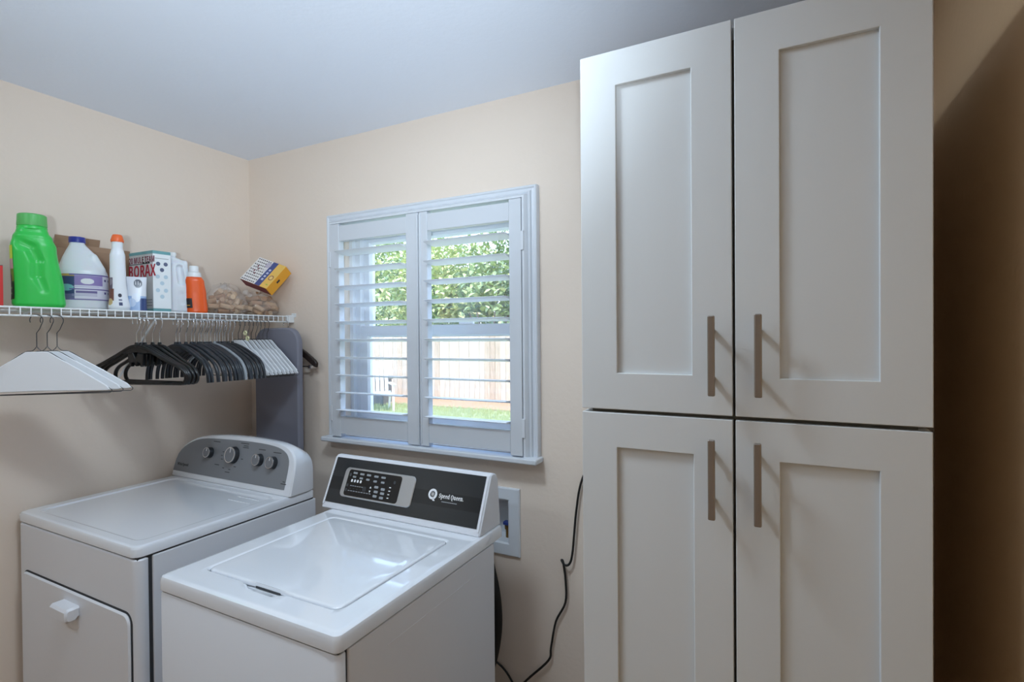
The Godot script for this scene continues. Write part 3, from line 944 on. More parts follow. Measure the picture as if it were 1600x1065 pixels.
# ------------------------------------------------------------------ washer
func washer() -> void:
	var x0 := -1.479
	var x1 := -0.829
	var zf := 0.976
	var zb := 0.24
	var top := 0.9024
	var t := thing("washing_machine", "white top-loading washing machine with a black control console below the window", "washing machine", Vector3(-1.154, 0, 0.61))
	var o := -t.position
	var q := func(b: MB) -> MB:
		for i in b.v.size(): b.v[i] += o
		return b
	var fr := 0.014
	put("front_panel", q.call(loft_of([ring_rect(x0 + 0.001, x1 - 0.001, zf - 0.03, zf, 0.03, fr), ring_rect(x0 + 0.001, x1 - 0.001, zf - 0.03, zf, 0.852, fr), ring_rect(x0 + 0.004, x1 - 0.004, zf - 0.027, zf - 0.003, 0.857, fr - 0.003)])), M.enamel_soft, t)
	put("shell", q.call(BB(Vector3(x0 + 0.002, 0.03, zb + 0.06), Vector3(x1 - 0.002, 0.858, zf - 0.032), 0.004)), M.enamel_soft, t)
	put("gasket", q.call(BB(Vector3(x0 + 0.008, 0.05, zb + 0.07), Vector3(x1 - 0.008, 0.864, zf - 0.008))), M.seam, t)
	# pressed panel on the right side
	for y in [0.8, 0.25]: put("pressed_line", q.call(BB(Vector3(x1 - 0.0025, y - 0.0012, 0.42), Vector3(x1 - 0.0012, y + 0.0012, 0.82), 0.0005)), M.enamel_soft, t)
	for sx in [x0 + 0.06, x1 - 0.06]:
		for sz in [zb + 0.12, zf - 0.06]: put("foot", q.call(L([Vector2(0.02, 0), Vector2(0.022, 0.005), Vector2(0.015, 0.015), Vector2(0.012, 0.04)], 12, Vector3(sx, 0, sz))), M.rubber, t)
	# deck with an opening for the lid
	var lx0 := -1.394
	var lx1 := -0.911
	var lz0 := 0.447
	var lz1 := 0.895
	var flat := []
	var bowl := []
	var lidn := []
	for k in [[-1.07, 0, 0], [-1.09, 0.3, 0.0], [-1.11, 0.95, 0.25], [-1.13, 1, 1], [-1.18, 1, 1], [-1.2, 0.95, 0.25], [-1.222, 0.3, 0], [-1.24, 0, 0]]:
		flat.append(Vector3(k[0], 0, 0))
		bowl.append(Vector3(k[0], 0.026 * k[1], -0.004 * k[2]))
		lidn.append(Vector3(k[0], -0.004 * k[1], 0))
	var rr := 0.016
	put("deck", q.call(loft_of([
		ring_rect(x0 + 0.006, x1 - 0.006, zb + 0.01, zf - 0.006, 0.8605, rr, flat),
		ring_rect(x0, x1, zb, zf + 0.002, 0.8635, rr, flat),
		ring_rect(x0, x1, zb, zf + 0.002, top - 0.012, rr, flat),
		ring_rect(x0 + 0.003, x1 - 0.003, zb + 0.003, zf - 0.001, top - 0.0045, rr, flat),
		ring_rect(x0 + 0.01, x1 - 0.01, zb + 0.01, zf - 0.008, top - 0.0008, rr, flat),
		ring_rect(x0 + 0.016, x1 - 0.016, zb + 0.016, zf - 0.014, top, rr, flat),
		ring_rect(x0 + 0.02, x1 - 0.02, zb + 0.02, zf - 0.018, top, rr, flat),
		ring_rect(lx0 - 0.012, lx1 + 0.012, lz0 - 0.012, lz1 + 0.03, top, 0.028, flat),
		ring_rect(lx0 - 0.008, lx1 + 0.008, lz0 - 0.008, lz1 + 0.008, top, 0.026, bowl),
		ring_rect(lx0 - 0.002, lx1 + 0.002, lz0 - 0.002, lz1 + 0.004, top - 0.004, 0.022, bowl.map(func(b: Vector3) -> Vector3: return Vector3(b.x, b.y * 0.6, b.z * 2.0))),
		ring_rect(lx0 - 0.0015, lx1 + 0.0015, lz0 - 0.0015, lz1 + 0.0025, top - 0.014, 0.022, flat)])), M.enamel, t)
	var lid := put("lid", q.call(loft_of([
		ring_rect(lx0, lx1, lz0, lz1, top - 0.01, 0.02, lidn),
		ring_rect(lx0, lx1, lz0, lz1, top - 0.003, 0.02, lidn),
		ring_rect(lx0 + 0.0015, lx1 - 0.0015, lz0 + 0.0015, lz1 - 0.0015, top - 0.0005, 0.02, lidn),
		ring_rect(lx0 + 0.005, lx1 - 0.005, lz0 + 0.005, lz1 - 0.005, top + 0.001, 0.02, flat),
		ring_rect(lx0 + 0.009, lx1 - 0.009, lz0 + 0.009, lz1 - 0.009, top + 0.0012, 0.02, flat),
		ring_rect(lx0 + 0.03, lx1 - 0.03, lz0 + 0.03, lz1 - 0.03, top + 0.0014, 0.02, flat)])), M.enamel, t)
	put("lid_gap", q.call(BB(Vector3(-1.2, top - 0.0125, lz1 - 0.006), Vector3(-1.11, top - 0.008, lz1 - 0.002))), M.seam, lid)
	# console: leaning wedge
	var side := [Vector2(0.245, 0.9), Vector2(0.245, 0.93), Vector2(0.258, 1.058), Vector2(0.268, 1.074), Vector2(0.283, 1.0805), Vector2(0.299, 1.081), Vector2(0.305, 1.077), Vector2(0.38, 0.911), Vector2(0.382, 0.905), Vector2(0.378, 0.9)]
	var sf := Transform3D(Basis(Vector3(0, 0, 1), Vector3(0, 1, 0), Vector3(-1, 0, 0)), Vector3.ZERO)
	var con := put("console", q.call(P(side, 0.838, 1.519, sf, 0.004)), M.enamel_soft, t)
	# face frame: x right, y up along the lean
	var a := Vector3(0, 0.911, 0.38)
	var b := Vector3(0, 1.077, 0.305)
	var ey := (b - a).normalized()
	var ez := Vector3.RIGHT.cross(ey)
	var fx := Transform3D(Basis(Vector3.RIGHT, ey, ez), a + o)
	put("black_face", P([Vector2(-1.508, 0.014), Vector2(-0.853, 0.014), Vector2(-0.853, 0.178), Vector2(-1.508, 0.178)], -0.001, 0.0015, fx), M.black_gloss, con)
	put("dark_band", P([Vector2(-1.508, 0.062), Vector2(-0.853, 0.062), Vector2(-0.853, 0.108), Vector2(-1.508, 0.108)], 0.0013, 0.0018, fx), mat(rgb(33, 37, 40), 0.14), con)  # strip slightly darker than the black face
	for s in [-1.5125, -0.8465]: put("edge_trim", P(rrect(s - 0.004, s + 0.004, 0.004, 0.18, 0.003, 2), -0.001, 0.003, fx, 0.001), M.enamel_soft, con)
	put("bezel", P(rrect(-1.447, -1.122, 0.04, 0.146, 0.017), 0.0, 0.006, fx, 0.0025), M.silver, con)
	put("keypad", P(rrect(-1.426, -1.18, 0.046, 0.139, 0.01), 0.004, 0.0068, fx), M.black_panel, con)
	# keys: pale pads, rows of print, the little display
	var K := func(x: float, y: float, w: float, h: float, m: Material) -> void:
		put("key_mark", P(rrect(-w * 0.5, w * 0.5, -h * 0.5, h * 0.5, min(w, h) * 0.3, 2), 0.0, 0.0004, fx * Transform3D(Basis.IDENTITY, Vector3(x, y, 0.0068))), m, con)
	for k in [[-1.395, 0.128], [-1.362, 0.127], [-1.33, 0.127], [-1.295, 0.126], [-1.262, 0.126]]: K.call(k[0], k[1], 0.02, 0.007, M.grey_ink)
	for k in [[-1.395, 0.114], [-1.362, 0.112], [-1.33, 0.111], [-1.295, 0.109], [-1.26, 0.109]]: K.call(k[0], k[1], 0.016, 0.007, M.grey_ink)
	for k in 4: K.call(-1.402 + k * 0.014, 0.1, 0.008, 0.01, M.white_ink)
	for k in 6: K.call(-1.4 + k * 0.0105, 0.082, 0.008, 0.0025, M.grey_ink)
	for k in 9: K.call(-1.405 + k * 0.0125, 0.064, 0.009, 0.0025, M.grey_ink)
	for k in 4: K.call(-1.4 + k * 0.016, 0.072, 0.006, 0.0015, M.dark_ink)
	for k in [[-1.283, 0.09], [-1.252, 0.086], [-1.28, 0.074], [-1.25, 0.072], [-1.28, 0.059], [-1.25, 0.057]]: K.call(k[0], k[1], 0.018, 0.0085, M.grey_ink)
	for k in 4: K.call(-1.222, 0.096 - k * 0.012, 0.008, 0.003, M.white_ink)
	for k in [[-1.416, 0.12], [-1.418, 0.082], [-1.419, 0.066], [-1.208, 0.115]]: K.call(k[0], k[1], 0.009, 0.011, M.dark_ink)
	K.call(-1.335, 0.077, 0.018, 0.017, mat(rgb(50, 54, 58), 0.3))
	for s in [1, -1]: put("key_arrow", P([Vector2(-0.004, 0), Vector2(0.004, 0), Vector2(0, 0.007 * s)], 0.0, 0.0005, fx * Transform3D(Basis.IDENTITY, Vector3(-1.308, 0.079 + 0.004 * s, 0.0068))), M.white_ink, con)
	# the emblem and the maker's name
	var lx := fx * Transform3D(Basis.IDENTITY, Vector3(-1.043, 0.098, 0.0018))
	put("emblem", L([Vector2(0.0105, 0), Vector2(0.0175, 0), Vector2(0.0175, 0.0008), Vector2(0.0105, 0.0008), Vector2(0.0105, 0)], 32), M.white_ink, con).transform = lx * Transform3D(Basis(Vector3.RIGHT, PI / 2), Vector3.ZERO)
	put("emblem_core", L([Vector2(0.0, 0.0008), Vector2(0.0055, 0.0008), Vector2(0.0055, 0)], 20), M.silver, con).transform = lx * Transform3D(Basis(Vector3.RIGHT, PI / 2), Vector3.ZERO)
	put("emblem_tail", P([Vector2(0.002, -0.012), Vector2(0.006, -0.012), Vector2(0.013, -0.021), Vector2(0.004, -0.021)], 0, 0.0008, lx), M.white_ink, con)
	text("lettering", "Speed Queen.", 0.0135, M.white_ink, con, fx * Transform3D(Basis.IDENTITY, Vector3(-0.9685, 0.096, 0.0018)), true, true, 0.76)
	for k in 9: put("small_print", P(rrect(-0.003, 0.003, -0.0012, 0.0012, 0.0005, 2), 0, 0.0004, fx * Transform3D(Basis.IDENTITY, Vector3(-1.0 + k * 0.0068, 0.0785, 0.0018))), M.grey_ink, con)

# ------------------------------------------------------------------ pantry cabinet
func pantry() -> void:
	var zf := 0.6935
	var t := thing("pantry_cabinet", "tall white four-door shaker pantry cabinet with brushed nickel pulls", "cabinet", Vector3(-0.081, 0, 0.345))
	var o := -t.position
	var q := func(b: MB) -> MB:
		for i in b.v.size(): b.v[i] += o
		return b
	put("body", q.call(BB(Vector3(-0.386, 0.1, 0.02), Vector3(0.2225, 1.366, zf - 0.022), 0.002).add(BB(Vector3(-0.386, 1.3705, 0.02), Vector3(0.2225, 2.125, zf - 0.022), 0.002))), M.cabinet, t)
	put("plinth", q.call(BB(Vector3(-0.38, 0.0, 0.03), Vector3(0.218, 0.1, zf - 0.08))), M.cabinet, t)
	put("interior_edge", q.call(BB(Vector3(-0.37, 0.13, zf - 0.03), Vector3(0.207, 2.1, zf - 0.0215))), M.cab_in, t)
	var doors := [[-0.3865, -0.083, 1.3725, 2.129, "upper left cabinet door", -0.3085, -0.1575, 1.45, 2.0555], [-0.078, 0.2235, 1.3725, 2.129, "upper right cabinet door", -0.0015, 0.1505, 1.447, 2.051], [-0.3865, -0.083, 0.12, 1.365, "lower left cabinet door", -0.3095, -0.155, 0.2, 1.292], [-0.078, 0.223, 0.12, 1.365, "lower right cabinet door", -0.002, 0.1505, 0.2, 1.292]]
	for k in 4:
		var d: Array = doors[k]
		var fm := picture_frame(d[0], d[1], d[2], d[3], [Vector2(0, zf - 0.02), Vector2(0, zf - 0.0015), Vector2(0.0015, zf)])
		fm = MB.new()
		# stiles and rails
		fm.add(BB(Vector3(d[0], d[2], zf - 0.02), Vector3(d[5], d[3], zf), 0.0016))
		fm.add(BB(Vector3(d[6], d[2], zf - 0.02), Vector3(d[1], d[3], zf), 0.0016))
		fm.add(BB(Vector3(d[5] - 0.004, d[2], zf - 0.0202), Vector3(d[6] + 0.004, d[7], zf - 0.00005), 0.0016))
		fm.add(BB(Vector3(d[5] - 0.004, d[8], zf - 0.0202), Vector3(d[6] + 0.004, d[3], zf - 0.00005), 0.0016))
		var door := put("door", q.call(fm), M.cabinet, t)
		tag(door, d[4])
		put("panel", q.call(BB(Vector3(d[5] - 0.004, d[7] - 0.004, zf - 0.018), Vector3(d[6] + 0.004, d[8] + 0.004, zf - 0.0085))), M.cabinet, door)
		var hx: float = [-0.118, -0.0375, -0.1185, -0.039][k]
		var hy: float = [1.489, 1.49, 1.2535, 1.2535][k]
		var hb := MB.new()
		hb.add(B(Vector3(hx, hy, zf + 0.031), Vector3(0.013, 0.153, 0.009), 0.0025))
		for s in [-1, 1]: hb.add(B(Vector3(hx, hy + 0.046 * s, zf + 0.014), Vector3(0.008, 0.009, 0.028), 0.001))
		put("handle", q.call(hb), M.nickel, door)

# ------------------------------------------------------------------ wire shelf
const FX := -2.118
func shelf() -> void:
	var t := thing("wire_shelf", "white coated wire shelf along the left wall", "shelf", Vector3(XL, 1.6, 0.8))
	var o := -t.position
	var q := func(b: MB) -> MB:
		for i in b.v.size(): b.v[i] += o
		return b
	var z1 := 1.62
	var y := SHELF - 0.004
	for a in [[FX, y, 0.0032], [FX, y - 0.026, 0.0032], [XL + 0.012, y - 0.003, 0.003], [-2.22, y - 0.0055, 0.0025], [-2.32, y - 0.0055, 0.0025]]:
		put("rail", q.call(T([Vector3(a[0], a[1], 0.012), Vector3(a[0], a[1], z1)], a[2], 8)), M.wire, t)
	var w := T([Vector3(XL + 0.006, 0, 0), Vector3(FX - 0.003, 0, 0), Vector3(FX + 0.0035, -0.003, 0), Vector3(FX + 0.0035, -0.026, 0)], 0.0019, 6)
	for i in w.v.size(): w.v[i] += Vector3(-XL, 0, 0)
	var me := w.mesh(M.wire)
	for k in 62:
		var c := put("cross_wire", me, null, t)
		c.position = Vector3(0, y + 0.0015, 0.03 + k * 0.0262) + Vector3(0, o.y, o.z)
	put("end_bracket", q.call(BB(Vector3(FX - 0.012, y - 0.03, 0.0), Vector3(FX + 0.016, y + 0.006, 0.03), 0.003)), M.wire, t)
	put("end_bracket", q.call(BB(Vector3(FX + 0.002, y - 0.004, 0.0), Vector3(FX + 0.03, y + 0.016, 0.006), 0.002)), M.wire, t)
	for bz in [0.625, 1.5]:
		put("brace", q.call(T([Vector3(FX, y - 0.026, bz), Vector3(FX - 0.03, y - 0.05, bz), Vector3(XL + 0.004, y - 0.29, bz)], 0.004, 6)), M.wire, t)
	for cz in [0.3, 0.9, 1.4]: put("wall_clip", q.call(BB(Vector3(XL, y - 0.012, cz), Vector3(XL + 0.018, y + 0.004, cz + 0.014), 0.003)), M.wire, t)

func face_cam(p: Vector3) -> float:
	return atan2(0.0 - p.x, 1.7775 - p.z)
func shelf_things() -> void:
	var y := SHELF + 0.0005
	# red carton cut by the picture's left edge
	var p := Vector3(-2.24, y, 1.11)
	var t := thing("carton", "small red carton at the far left end of the wire shelf", "box", p)
	put("body", B(Vector3(0, 0.065, 0), Vector3(0.075, 0.13, 0.15), 0.0015), mat(rgb(214, 52, 50), 0.45), t)
	put("top_flap", B(Vector3(0, 0.1308, 0), Vector3(0.074, 0.0016, 0.149)), mat(rgb(96, 100, 104), 0.5), t)
	# green detergent jug
	p = Vector3(-2.215, y, 0.946)
	var lime := mat(rgb(52, 200, 84), 0.34)
	lime.subsurf_scatter_enabled = true
	lime.subsurf_scatter_strength = 0.2
	t = thing("detergent_jug", "bright green laundry detergent jug with a moulded grip", "detergent", p, face_cam(p))
	var rows := [[0.0, 0.062, 0.044, 0.006], [0.012, 0.068, 0.048, 0.006], [0.05, 0.066, 0.047, 0.005], [0.2, 0.058, 0.045, -0.006], [0.232, 0.05, 0.041, -0.008], [0.25, 0.041, 0.036, -0.009], [0.264, 0.037, 0.034, -0.009]]
	var gp := [Vector3(-0.046, 0.212, 0.052), Vector3(-0.014, 0.196, 0.05), Vector3(0.002, 0.155, 0.05), Vector3(0.002, 0.104, 0.05), Vector3(0.018, 0.06, 0.056)]
	var sdf := func(q: Vector3) -> float:
		var d := bottle_sdf(q, rows, 3.2)
		if q.z > 0.0:
			var g := 1.0
			for i in 4: g = min(g, capsule(q, gp[i], gp[i + 1], 0.0165 - 0.002 * i))
			d = -smin(-d, g, 0.012)
			d = -smin(-d, capsule(q, Vector3(0.024, 0.168, 0.052), Vector3(0.027, 0.03, 0.055), 0.0055), 0.004)
		return d
	put("bottle", nets(sdf, Vector3(-0.08, -0.006, -0.06), Vector3(0.085, 0.27, 0.062), 0.0036), lime, t)
	put("cap", L([Vector2(0.0, 0.309), Vector2(0.034, 0.309), Vector2(0.0375, 0.306), Vector2(0.039, 0.273), Vector2(0.0385, 0.27), Vector2(0.0, 0.27)], 36, Vector3(-0.009, 0, 0)), mat(rgb(92, 186, 100), 0.35), t)
	put("neck_ring", L([Vector2(0.0, 0.27), Vector2(0.037, 0.27), Vector2(0.039, 0.266), Vector2(0.039, 0.258), Vector2(0.0, 0.258)], 36, Vector3(-0.009, 0, 0)), lime, t)
	var tx := pic(64, 96, rgb(46, 92, 52), [[0, 0, 64, 24, rgb(196, 216, 60)], [0, 24, 64, 18, rgb(190, 150, 150)], [0, 42, 64, 22, rgb(120, 140, 60)], [30, 50, 12, rgb(206, 190, 70)], [14, 58, 8, rgb(90, 60, 80)], [0, 66, 64, 30, rgb(34, 58, 40)], [8, 74, 48, 4, rgb(120, 170, 110)], [8, 84, 30, 3, rgb(120, 170, 110)]])
	put("label", wrap_label(rows, 3.2, PI * 0.78, PI * 1.22, 0.025, 0.2, 0.0012), printed(tx), t)
	# white bleach jug with blue cap
	p = Vector3(-2.295, y, 0.781)
	t = thing("bleach_jug", "white round-shouldered bleach jug with a dark blue cap and purple label", "bleach", p, face_cam(p))
	var milk := mat(rgb(232, 236, 242), 0.3)
	milk.subsurf_scatter_enabled = true
	milk.subsurf_scatter_strength = 0.15
	var rb := [[0.0, 0.07, 0.066, 0.0], [0.008, 0.0745, 0.07, 0.0], [0.13, 0.0745, 0.07, 0.0], [0.142, 0.072, 0.068, -0.001], [0.165, 0.062, 0.06, -0.004], [0.19, 0.05, 0.049, -0.008], [0.215, 0.037, 0.037, -0.011], [0.238, 0.023, 0.024, -0.0145], [0.255, 0.02, 0.02, -0.0145]]
	sdf = func(q: Vector3) -> float:
		var d := bottle_sdf(q, rb, 2.5)
		d = smin(d, min(capsule(q, Vector3(-0.002, 0.233, 0.012), Vector3(0.03, 0.195, 0.03), 0.012), capsule(q, Vector3(0.03, 0.195, 0.03), Vector3(0.052, 0.15, 0.032), 0.014)), 0.008)
		d = -smin(-d, capsule(q, Vector3(0.008, 0.205, 0.055), Vector3(0.022, 0.165, 0.07), 0.012), 0.012)
		return d
	put("bottle", nets(sdf, Vector3(-0.082, -0.006, -0.078), Vector3(0.082, 0.26, 0.082), 0.0038), milk, t)
	put("cap", L([Vector2(0.0, 0.268), Vector2(0.023, 0.268), Vector2(0.0245, 0.266), Vector2(0.0245, 0.247), Vector2(0.0, 0.247)], 30, Vector3(-0.0145, 0, 0)), mat(rgb(44, 56, 150), 0.35), t)
	var pu := rgb(150, 132, 190)
	tx = pic(128, 96, rgb(226, 224, 238), [[0, 0, 50, 96, rgb(58, 74, 116)], [0, 0, 50, 9, rgb(190, 160, 90)], [36, 50, 13, rgb(120, 190, 190)], [0, 74, 50, 22, rgb(110, 112, 150)], [50, 6, 46, 36, pu], [70, 26, 11, rgb(240, 240, 246)], [42, 0, 86, 5, rgb(110, 96, 160)], [42, 54, 86, 4, rgb(110, 96, 160)], [100, 16, 5, 8, rgb(90, 80, 140)], [112, 16, 5, 8, rgb(90, 80, 140)], [52, 62, 34, 9, rgb(120, 110, 160)], [46, 74, 40, 2, rgb(170, 165, 200)], [46, 79, 40, 2, rgb(170, 165, 200)], [100, 64, 5, 8, rgb(90, 80, 140)], [112, 64, 5, 8, rgb(90, 80, 140)], [42, 92, 86, 4, rgb(130, 118, 176)], [46, 46, 44, 2, rgb(190, 180, 220)]])
	var lb := put("label", wrap_label(rb, 2.5, PI * 0.02, PI * 0.97, 0.035, 0.128, 0.0011), printed(tx), t)
	mirror_u(lb)
	# brown carton lying behind
	p = Vector3(-2.394, y, 0.7)
	var kraft := mat(rgb(166, 134, 108), 0.85)
	t = thing("cardboard_box", "open brown cardboard box behind the bleach jug", "box", p)
	put("body", B(Vector3(0, 0.117, 0), Vector3(0.046, 0.234, 0.24), 0.001), kraft, t)
	put("flap", B(Vector3(-0.01, 0.258, 0.05), Vector3(0.003, 0.055, 0.145), 0.0008, Basis(Vector3.FORWARD, 0.3)), kraft, t)
	put("flap", B(Vector3(0.016, 0.242, -0.045), Vector3(0.003, 0.022, 0.15), 0.0008, Basis(Vector3.FORWARD, -0.2)), kraft, t)
	# slim spray bottle with an orange cap
	p = Vector3(-2.175, y, 0.722)
	t = thing("stain_remover_bottle", "slim white cleaner bottle with an orange cap and pictured label", "bottle", p, face_cam(p))
	var rs := [[0.0, 0.03, 0.022, 0.002], [0.006, 0.033, 0.025, 0.002], [0.06, 0.027, 0.022, 0.0], [0.1, 0.024, 0.02, -0.001], [0.2, 0.0235, 0.019, -0.002], [0.217, 0.02, 0.017, -0.002], [0.225, 0.0165, 0.0165, -0.002], [0.25, 0.0165, 0.0165, -0.002]]
	put("bottle", rows_loft(rs, 2.3, 30), milk, t)
	put("cap", L([Vector2(0.0, 0.277), Vector2(0.013, 0.277), Vector2(0.0155, 0.274), Vector2(0.0205, 0.256), Vector2(0.0195, 0.25), Vector2(0.0, 0.25)], 30, Vector3(-0.002, 0, 0)), mat(rgb(240, 108, 52), 0.35), t)
	tx = pic(64, 96, rgb(232, 235, 241), [[0, 22, 18, 40, rgb(104, 92, 110)], [0, 50, 22, 30, rgb(120, 76, 66)], [10, 82, 9, rgb(206, 180, 130)], [8, 32, 9, rgb(150, 140, 150)], [37, 66, 5, rgb(40, 42, 60)], [34, 76, 8, 4, rgb(120, 124, 150)], [34, 84, 8, 8, rgb(60, 70, 110)]])
	mirror_u(put("label", wrap_label(rs, 2.3, PI * 0.12, PI * 0.95, 0.01, 0.15, 0.0008), printed(tx), t))
	# soft detergent pouch
	p = Vector3(-2.165, y, 0.667)
	t = thing("detergent_pouch", "white and blue soft pouch leaning on the white carton", "pouch", p, face_cam(p))
	var R := []
	for i in 9:
		var f := i / 8.0
		var ring := PackedVector3Array()
		var hz := 0.022 * pow(1.0 - f, 0.6) + 0.0012
		for j in 28:
			var a := TAU * j / 28
			ring.append(Vector3(sign(cos(a)) * pow(abs(cos(a)), 0.6) * (0.033 - 0.002 * sin(PI * f)), f * 0.128, sin(a) * hz - 0.008 * f))
		R.append(ring)
	var pb := loft_of(R)
	for i in pb.u.size(): pb.u[i] = Vector2(pb.v[i].x / 0.068 + 0.5, 1.0 - pb.v[i].y / 0.13)
	tx = pic(64, 96, rgb(226, 230, 238), [[0, 56, 64, 40, rgb(150, 176, 214)], [42, 62, 22, 34, rgb(50, 70, 120)], [30, 60, 13, rgb(224, 232, 244)], [18, 74, 12, rgb(190, 206, 230)], [36, 20, 14, rgb(214, 218, 224)], [36, 20, 12, rgb(96, 100, 110)], [29, 14, 2, 10, rgb(235, 235, 240)], [36, 14, 2, 10, rgb(235, 235, 240)], [42, 18, 2, 8, rgb(235, 235, 240)]])
	put("pouch", pb, printed(tx, 0.3), t)
	# washing booster carton
	t = thing("borax_carton", "upright grey and white borax carton with red lettering", "box", Vector3(-2.2375, y, 0.58))
	var crd := mat(rgb(196, 198, 198), 0.5)
	put("body", B(Vector3(0, 0.1175, 0), Vector3(0.165, 0.235, 0.066), 0.001), crd, t)
	var teal := mat(rgb(108, 162, 166), 0.5)
	put("band", B(Vector3(0, 0.229, 0), Vector3(0.1656, 0.0125, 0.0666), 0.001), teal, t)
	put("band", B(Vector3(0, 0.0055, 0), Vector3(0.1656, 0.0115, 0.0666), 0.001), teal, t)
	put("side_panel", B(Vector3(0.0823, 0.1175, 0), Vector3(0.001, 0.211, 0.066)), mat(rgb(236, 240, 242), 0.45), t)
	var ff := Transform3D(Basis.IDENTITY, Vector3(0, 0, 0.0332))
	var redm := mat(rgb(176, 36, 58), 0.5)
	text("lettering", "20 MULE TEAM", 0.024, mat(rgb(120, 40, 64), 0.5), t, ff * Transform3D(Basis.IDENTITY, Vector3(0.006, 0.202, 0)), true, false, 0.76)
	text("lettering", "BORAX", 0.046, redm, t, ff * Transform3D(Basis.IDENTITY, Vector3(0.006, 0.158, 0)), true, false, 0.9)
	put("rule", B(Vector3(-0.01, 0.187, 0.0333), Vector3(0.14, 0.003, 0.0006)), M.dark_ink, t)
	for k in 3: put("print_block", B(Vector3(0.02 + k * 0.018, 0.19, 0.0333), Vector3(0.012, 0.007, 0.0006)), M.dark_ink, t)
	for k in 3: put("print_block", B(Vector3(0.05, 0.045 - k * 0.011, 0.0333), Vector3(0.05, 0.005, 0.0006)), M.grey_ink, t)
	for k in [[0.185, 0.014, 0], [0.185, -0.014, 0], [0.162, 0, 0], [0.135, 0.016, 1], [0.135, -0.014, 1], [0.11, 0.0, 1], [0.082, 0.016, 1], [0.082, -0.014, 1], [0.058, 0, 1]]:
		var ik := put("icon", L([Vector2(0.0, 0.0004), Vector2(0.0078, 0.0004), Vector2(0.0078, 0)], 20), mat(rgb(92, 100, 128), 0.5) if k[2] == 0 else mat(rgb(190, 210, 222), 0.5), t)
		ik.transform = Transform3D(Basis(Vector3.FORWARD, PI / 2), Vector3(0.0828, k[0], k[1]))
	put("print_block", B(Vector3(0.083, 0.206, 0), Vector3(0.0006, 0.002, 0.05)), M.grey_ink, t)
	# translucent white jug
	p = Vector3(-2.24, y, 0.476)
	t = thing("vinegar_jug", "tall white plastic jug with a side handle right of the carton", "jug", p, face_cam(p))
	var rv := [[0.0, 0.046, 0.04, 0.0], [0.01, 0.05, 0.044, 0.0], [0.1, 0.049, 0.043, 0.0], [0.15, 0.044, 0.04, 0.0], [0.2, 0.034, 0.032, 0.0], [0.222, 0.024, 0.022, -0.01], [0.23, 0.015, 0.015, -0.016], [0.236, 0.015, 0.015, -0.016]]
	sdf = func(q: Vector3) -> float:
		var d := bottle_sdf(q, rv, 2.6)
		var hd := capsule(q, Vector3(-0.008, 0.216, 0.008), Vector3(0.03, 0.208, 0.012), 0.0095)
		hd = min(hd, capsule(q, Vector3(0.03, 0.208, 0.012), Vector3(0.037, 0.11, 0.014), 0.0105))
		d = -smin(-d, capsule(q, Vector3(0.012, 0.185, 0.03), Vector3(0.018, 0.125, 0.036), 0.012), 0.006)
		d = smin(d, hd, 0.006)
		d = -smin(-d, capsule(q, Vector3(0.02, 0.075, 0.056), Vector3(0.024, 0.045, 0.058), 0.016), 0.01)
		return d
	put("bottle", nets(sdf, Vector3(-0.06, -0.006, -0.05), Vector3(0.06, 0.24, 0.052), 0.0036), milk, t)
	put("cap", L([Vector2(0.0, 0.25), Vector2(0.016, 0.25), Vector2(0.017, 0.248), Vector2(0.017, 0.234), Vector2(0.0, 0.234)], 26, Vector3(-0.016, 0, 0)), M.wire, t)
	put("label", wrap_label(rv, 2.6, PI * 0.62, PI * 1.1, 0.05, 0.09, 0.001), mat(rgb(128, 196, 120), 0.5), t)
	# orange bottle
	p = Vector3(-2.19, y, 0.426)
	t = thing("orange_bottle", "orange plastic bottle with a white screw cap, right of the white jug", "bottle", p, face_cam(p))
	var ro := [[0.0, 0.036, 0.026, 0.004], [0.006, 0.039, 0.029, 0.004], [0.08, 0.038, 0.028, 0.0], [0.135, 0.035, 0.026, -0.004], [0.147, 0.03, 0.023, -0.006], [0.15, 0.028, 0.022, -0.006]]
	var om := mat(rgb(240, 96, 34), 0.28)
	put("bottle", rows_loft(ro, 3.0, 32), om, t)
	put("shoulder", L([Vector2(0.0, 0.172), Vector2(0.02, 0.172), Vector2(0.026, 0.168), Vector2(0.0275, 0.15), Vector2(0.0, 0.15)], 28, Vector3(-0.006, 0, 0)), M.wire, t)
	put("cap", L([Vector2(0.0, 0.197), Vector2(0.015, 0.197), Vector2(0.017, 0.195), Vector2(0.0175, 0.172), Vector2(0.0, 0.172)], 28, Vector3(-0.006, 0, 0)), M.wire, t)
	tx = pic(48, 64, rgb(32, 30, 34), [[0, 0, 48, 10, rgb(60, 40, 36)], [30, 24, 16, rgb(52, 52, 58)], [6, 44, 34, 6, rgb(220, 160, 60)]])
	put("label", wrap_label(ro, 3.0, PI * 0.62, PI * 1.1, 0.02, 0.06, 0.001), printed(tx), t)
	corks()
	# patterned carton tilted on the second bag
	var cr := Vector3(cos(0.4752), 0, -sin(0.4752))
	var cbk := Vector3(sin(0.4752), 0, cos(0.4752))
	var ux := (cr * 0.94 + Vector3.UP * -0.34 + cbk * 0.4).normalized()
	var vy := cr * 0.49 + Vector3.UP * 0.87 - cbk * 0.5
	vy = (vy - ux * vy.dot(ux)).normalized()
	var wz := ux.cross(vy)
	t = thing("food_bag_carton", "black-on-white patterned carton with an orange end tilted on the cork bag", "box", Vector3(-2.185, 1.826, 0.092))
	t.basis = Basis(ux, vy, wz)
	var W := 0.178
	var H := 0.142
	var D := 0.05
	put("body", B(Vector3.ZERO, Vector3(W, H, D), 0.001), mat(rgb(240, 168, 48), 0.45), t)
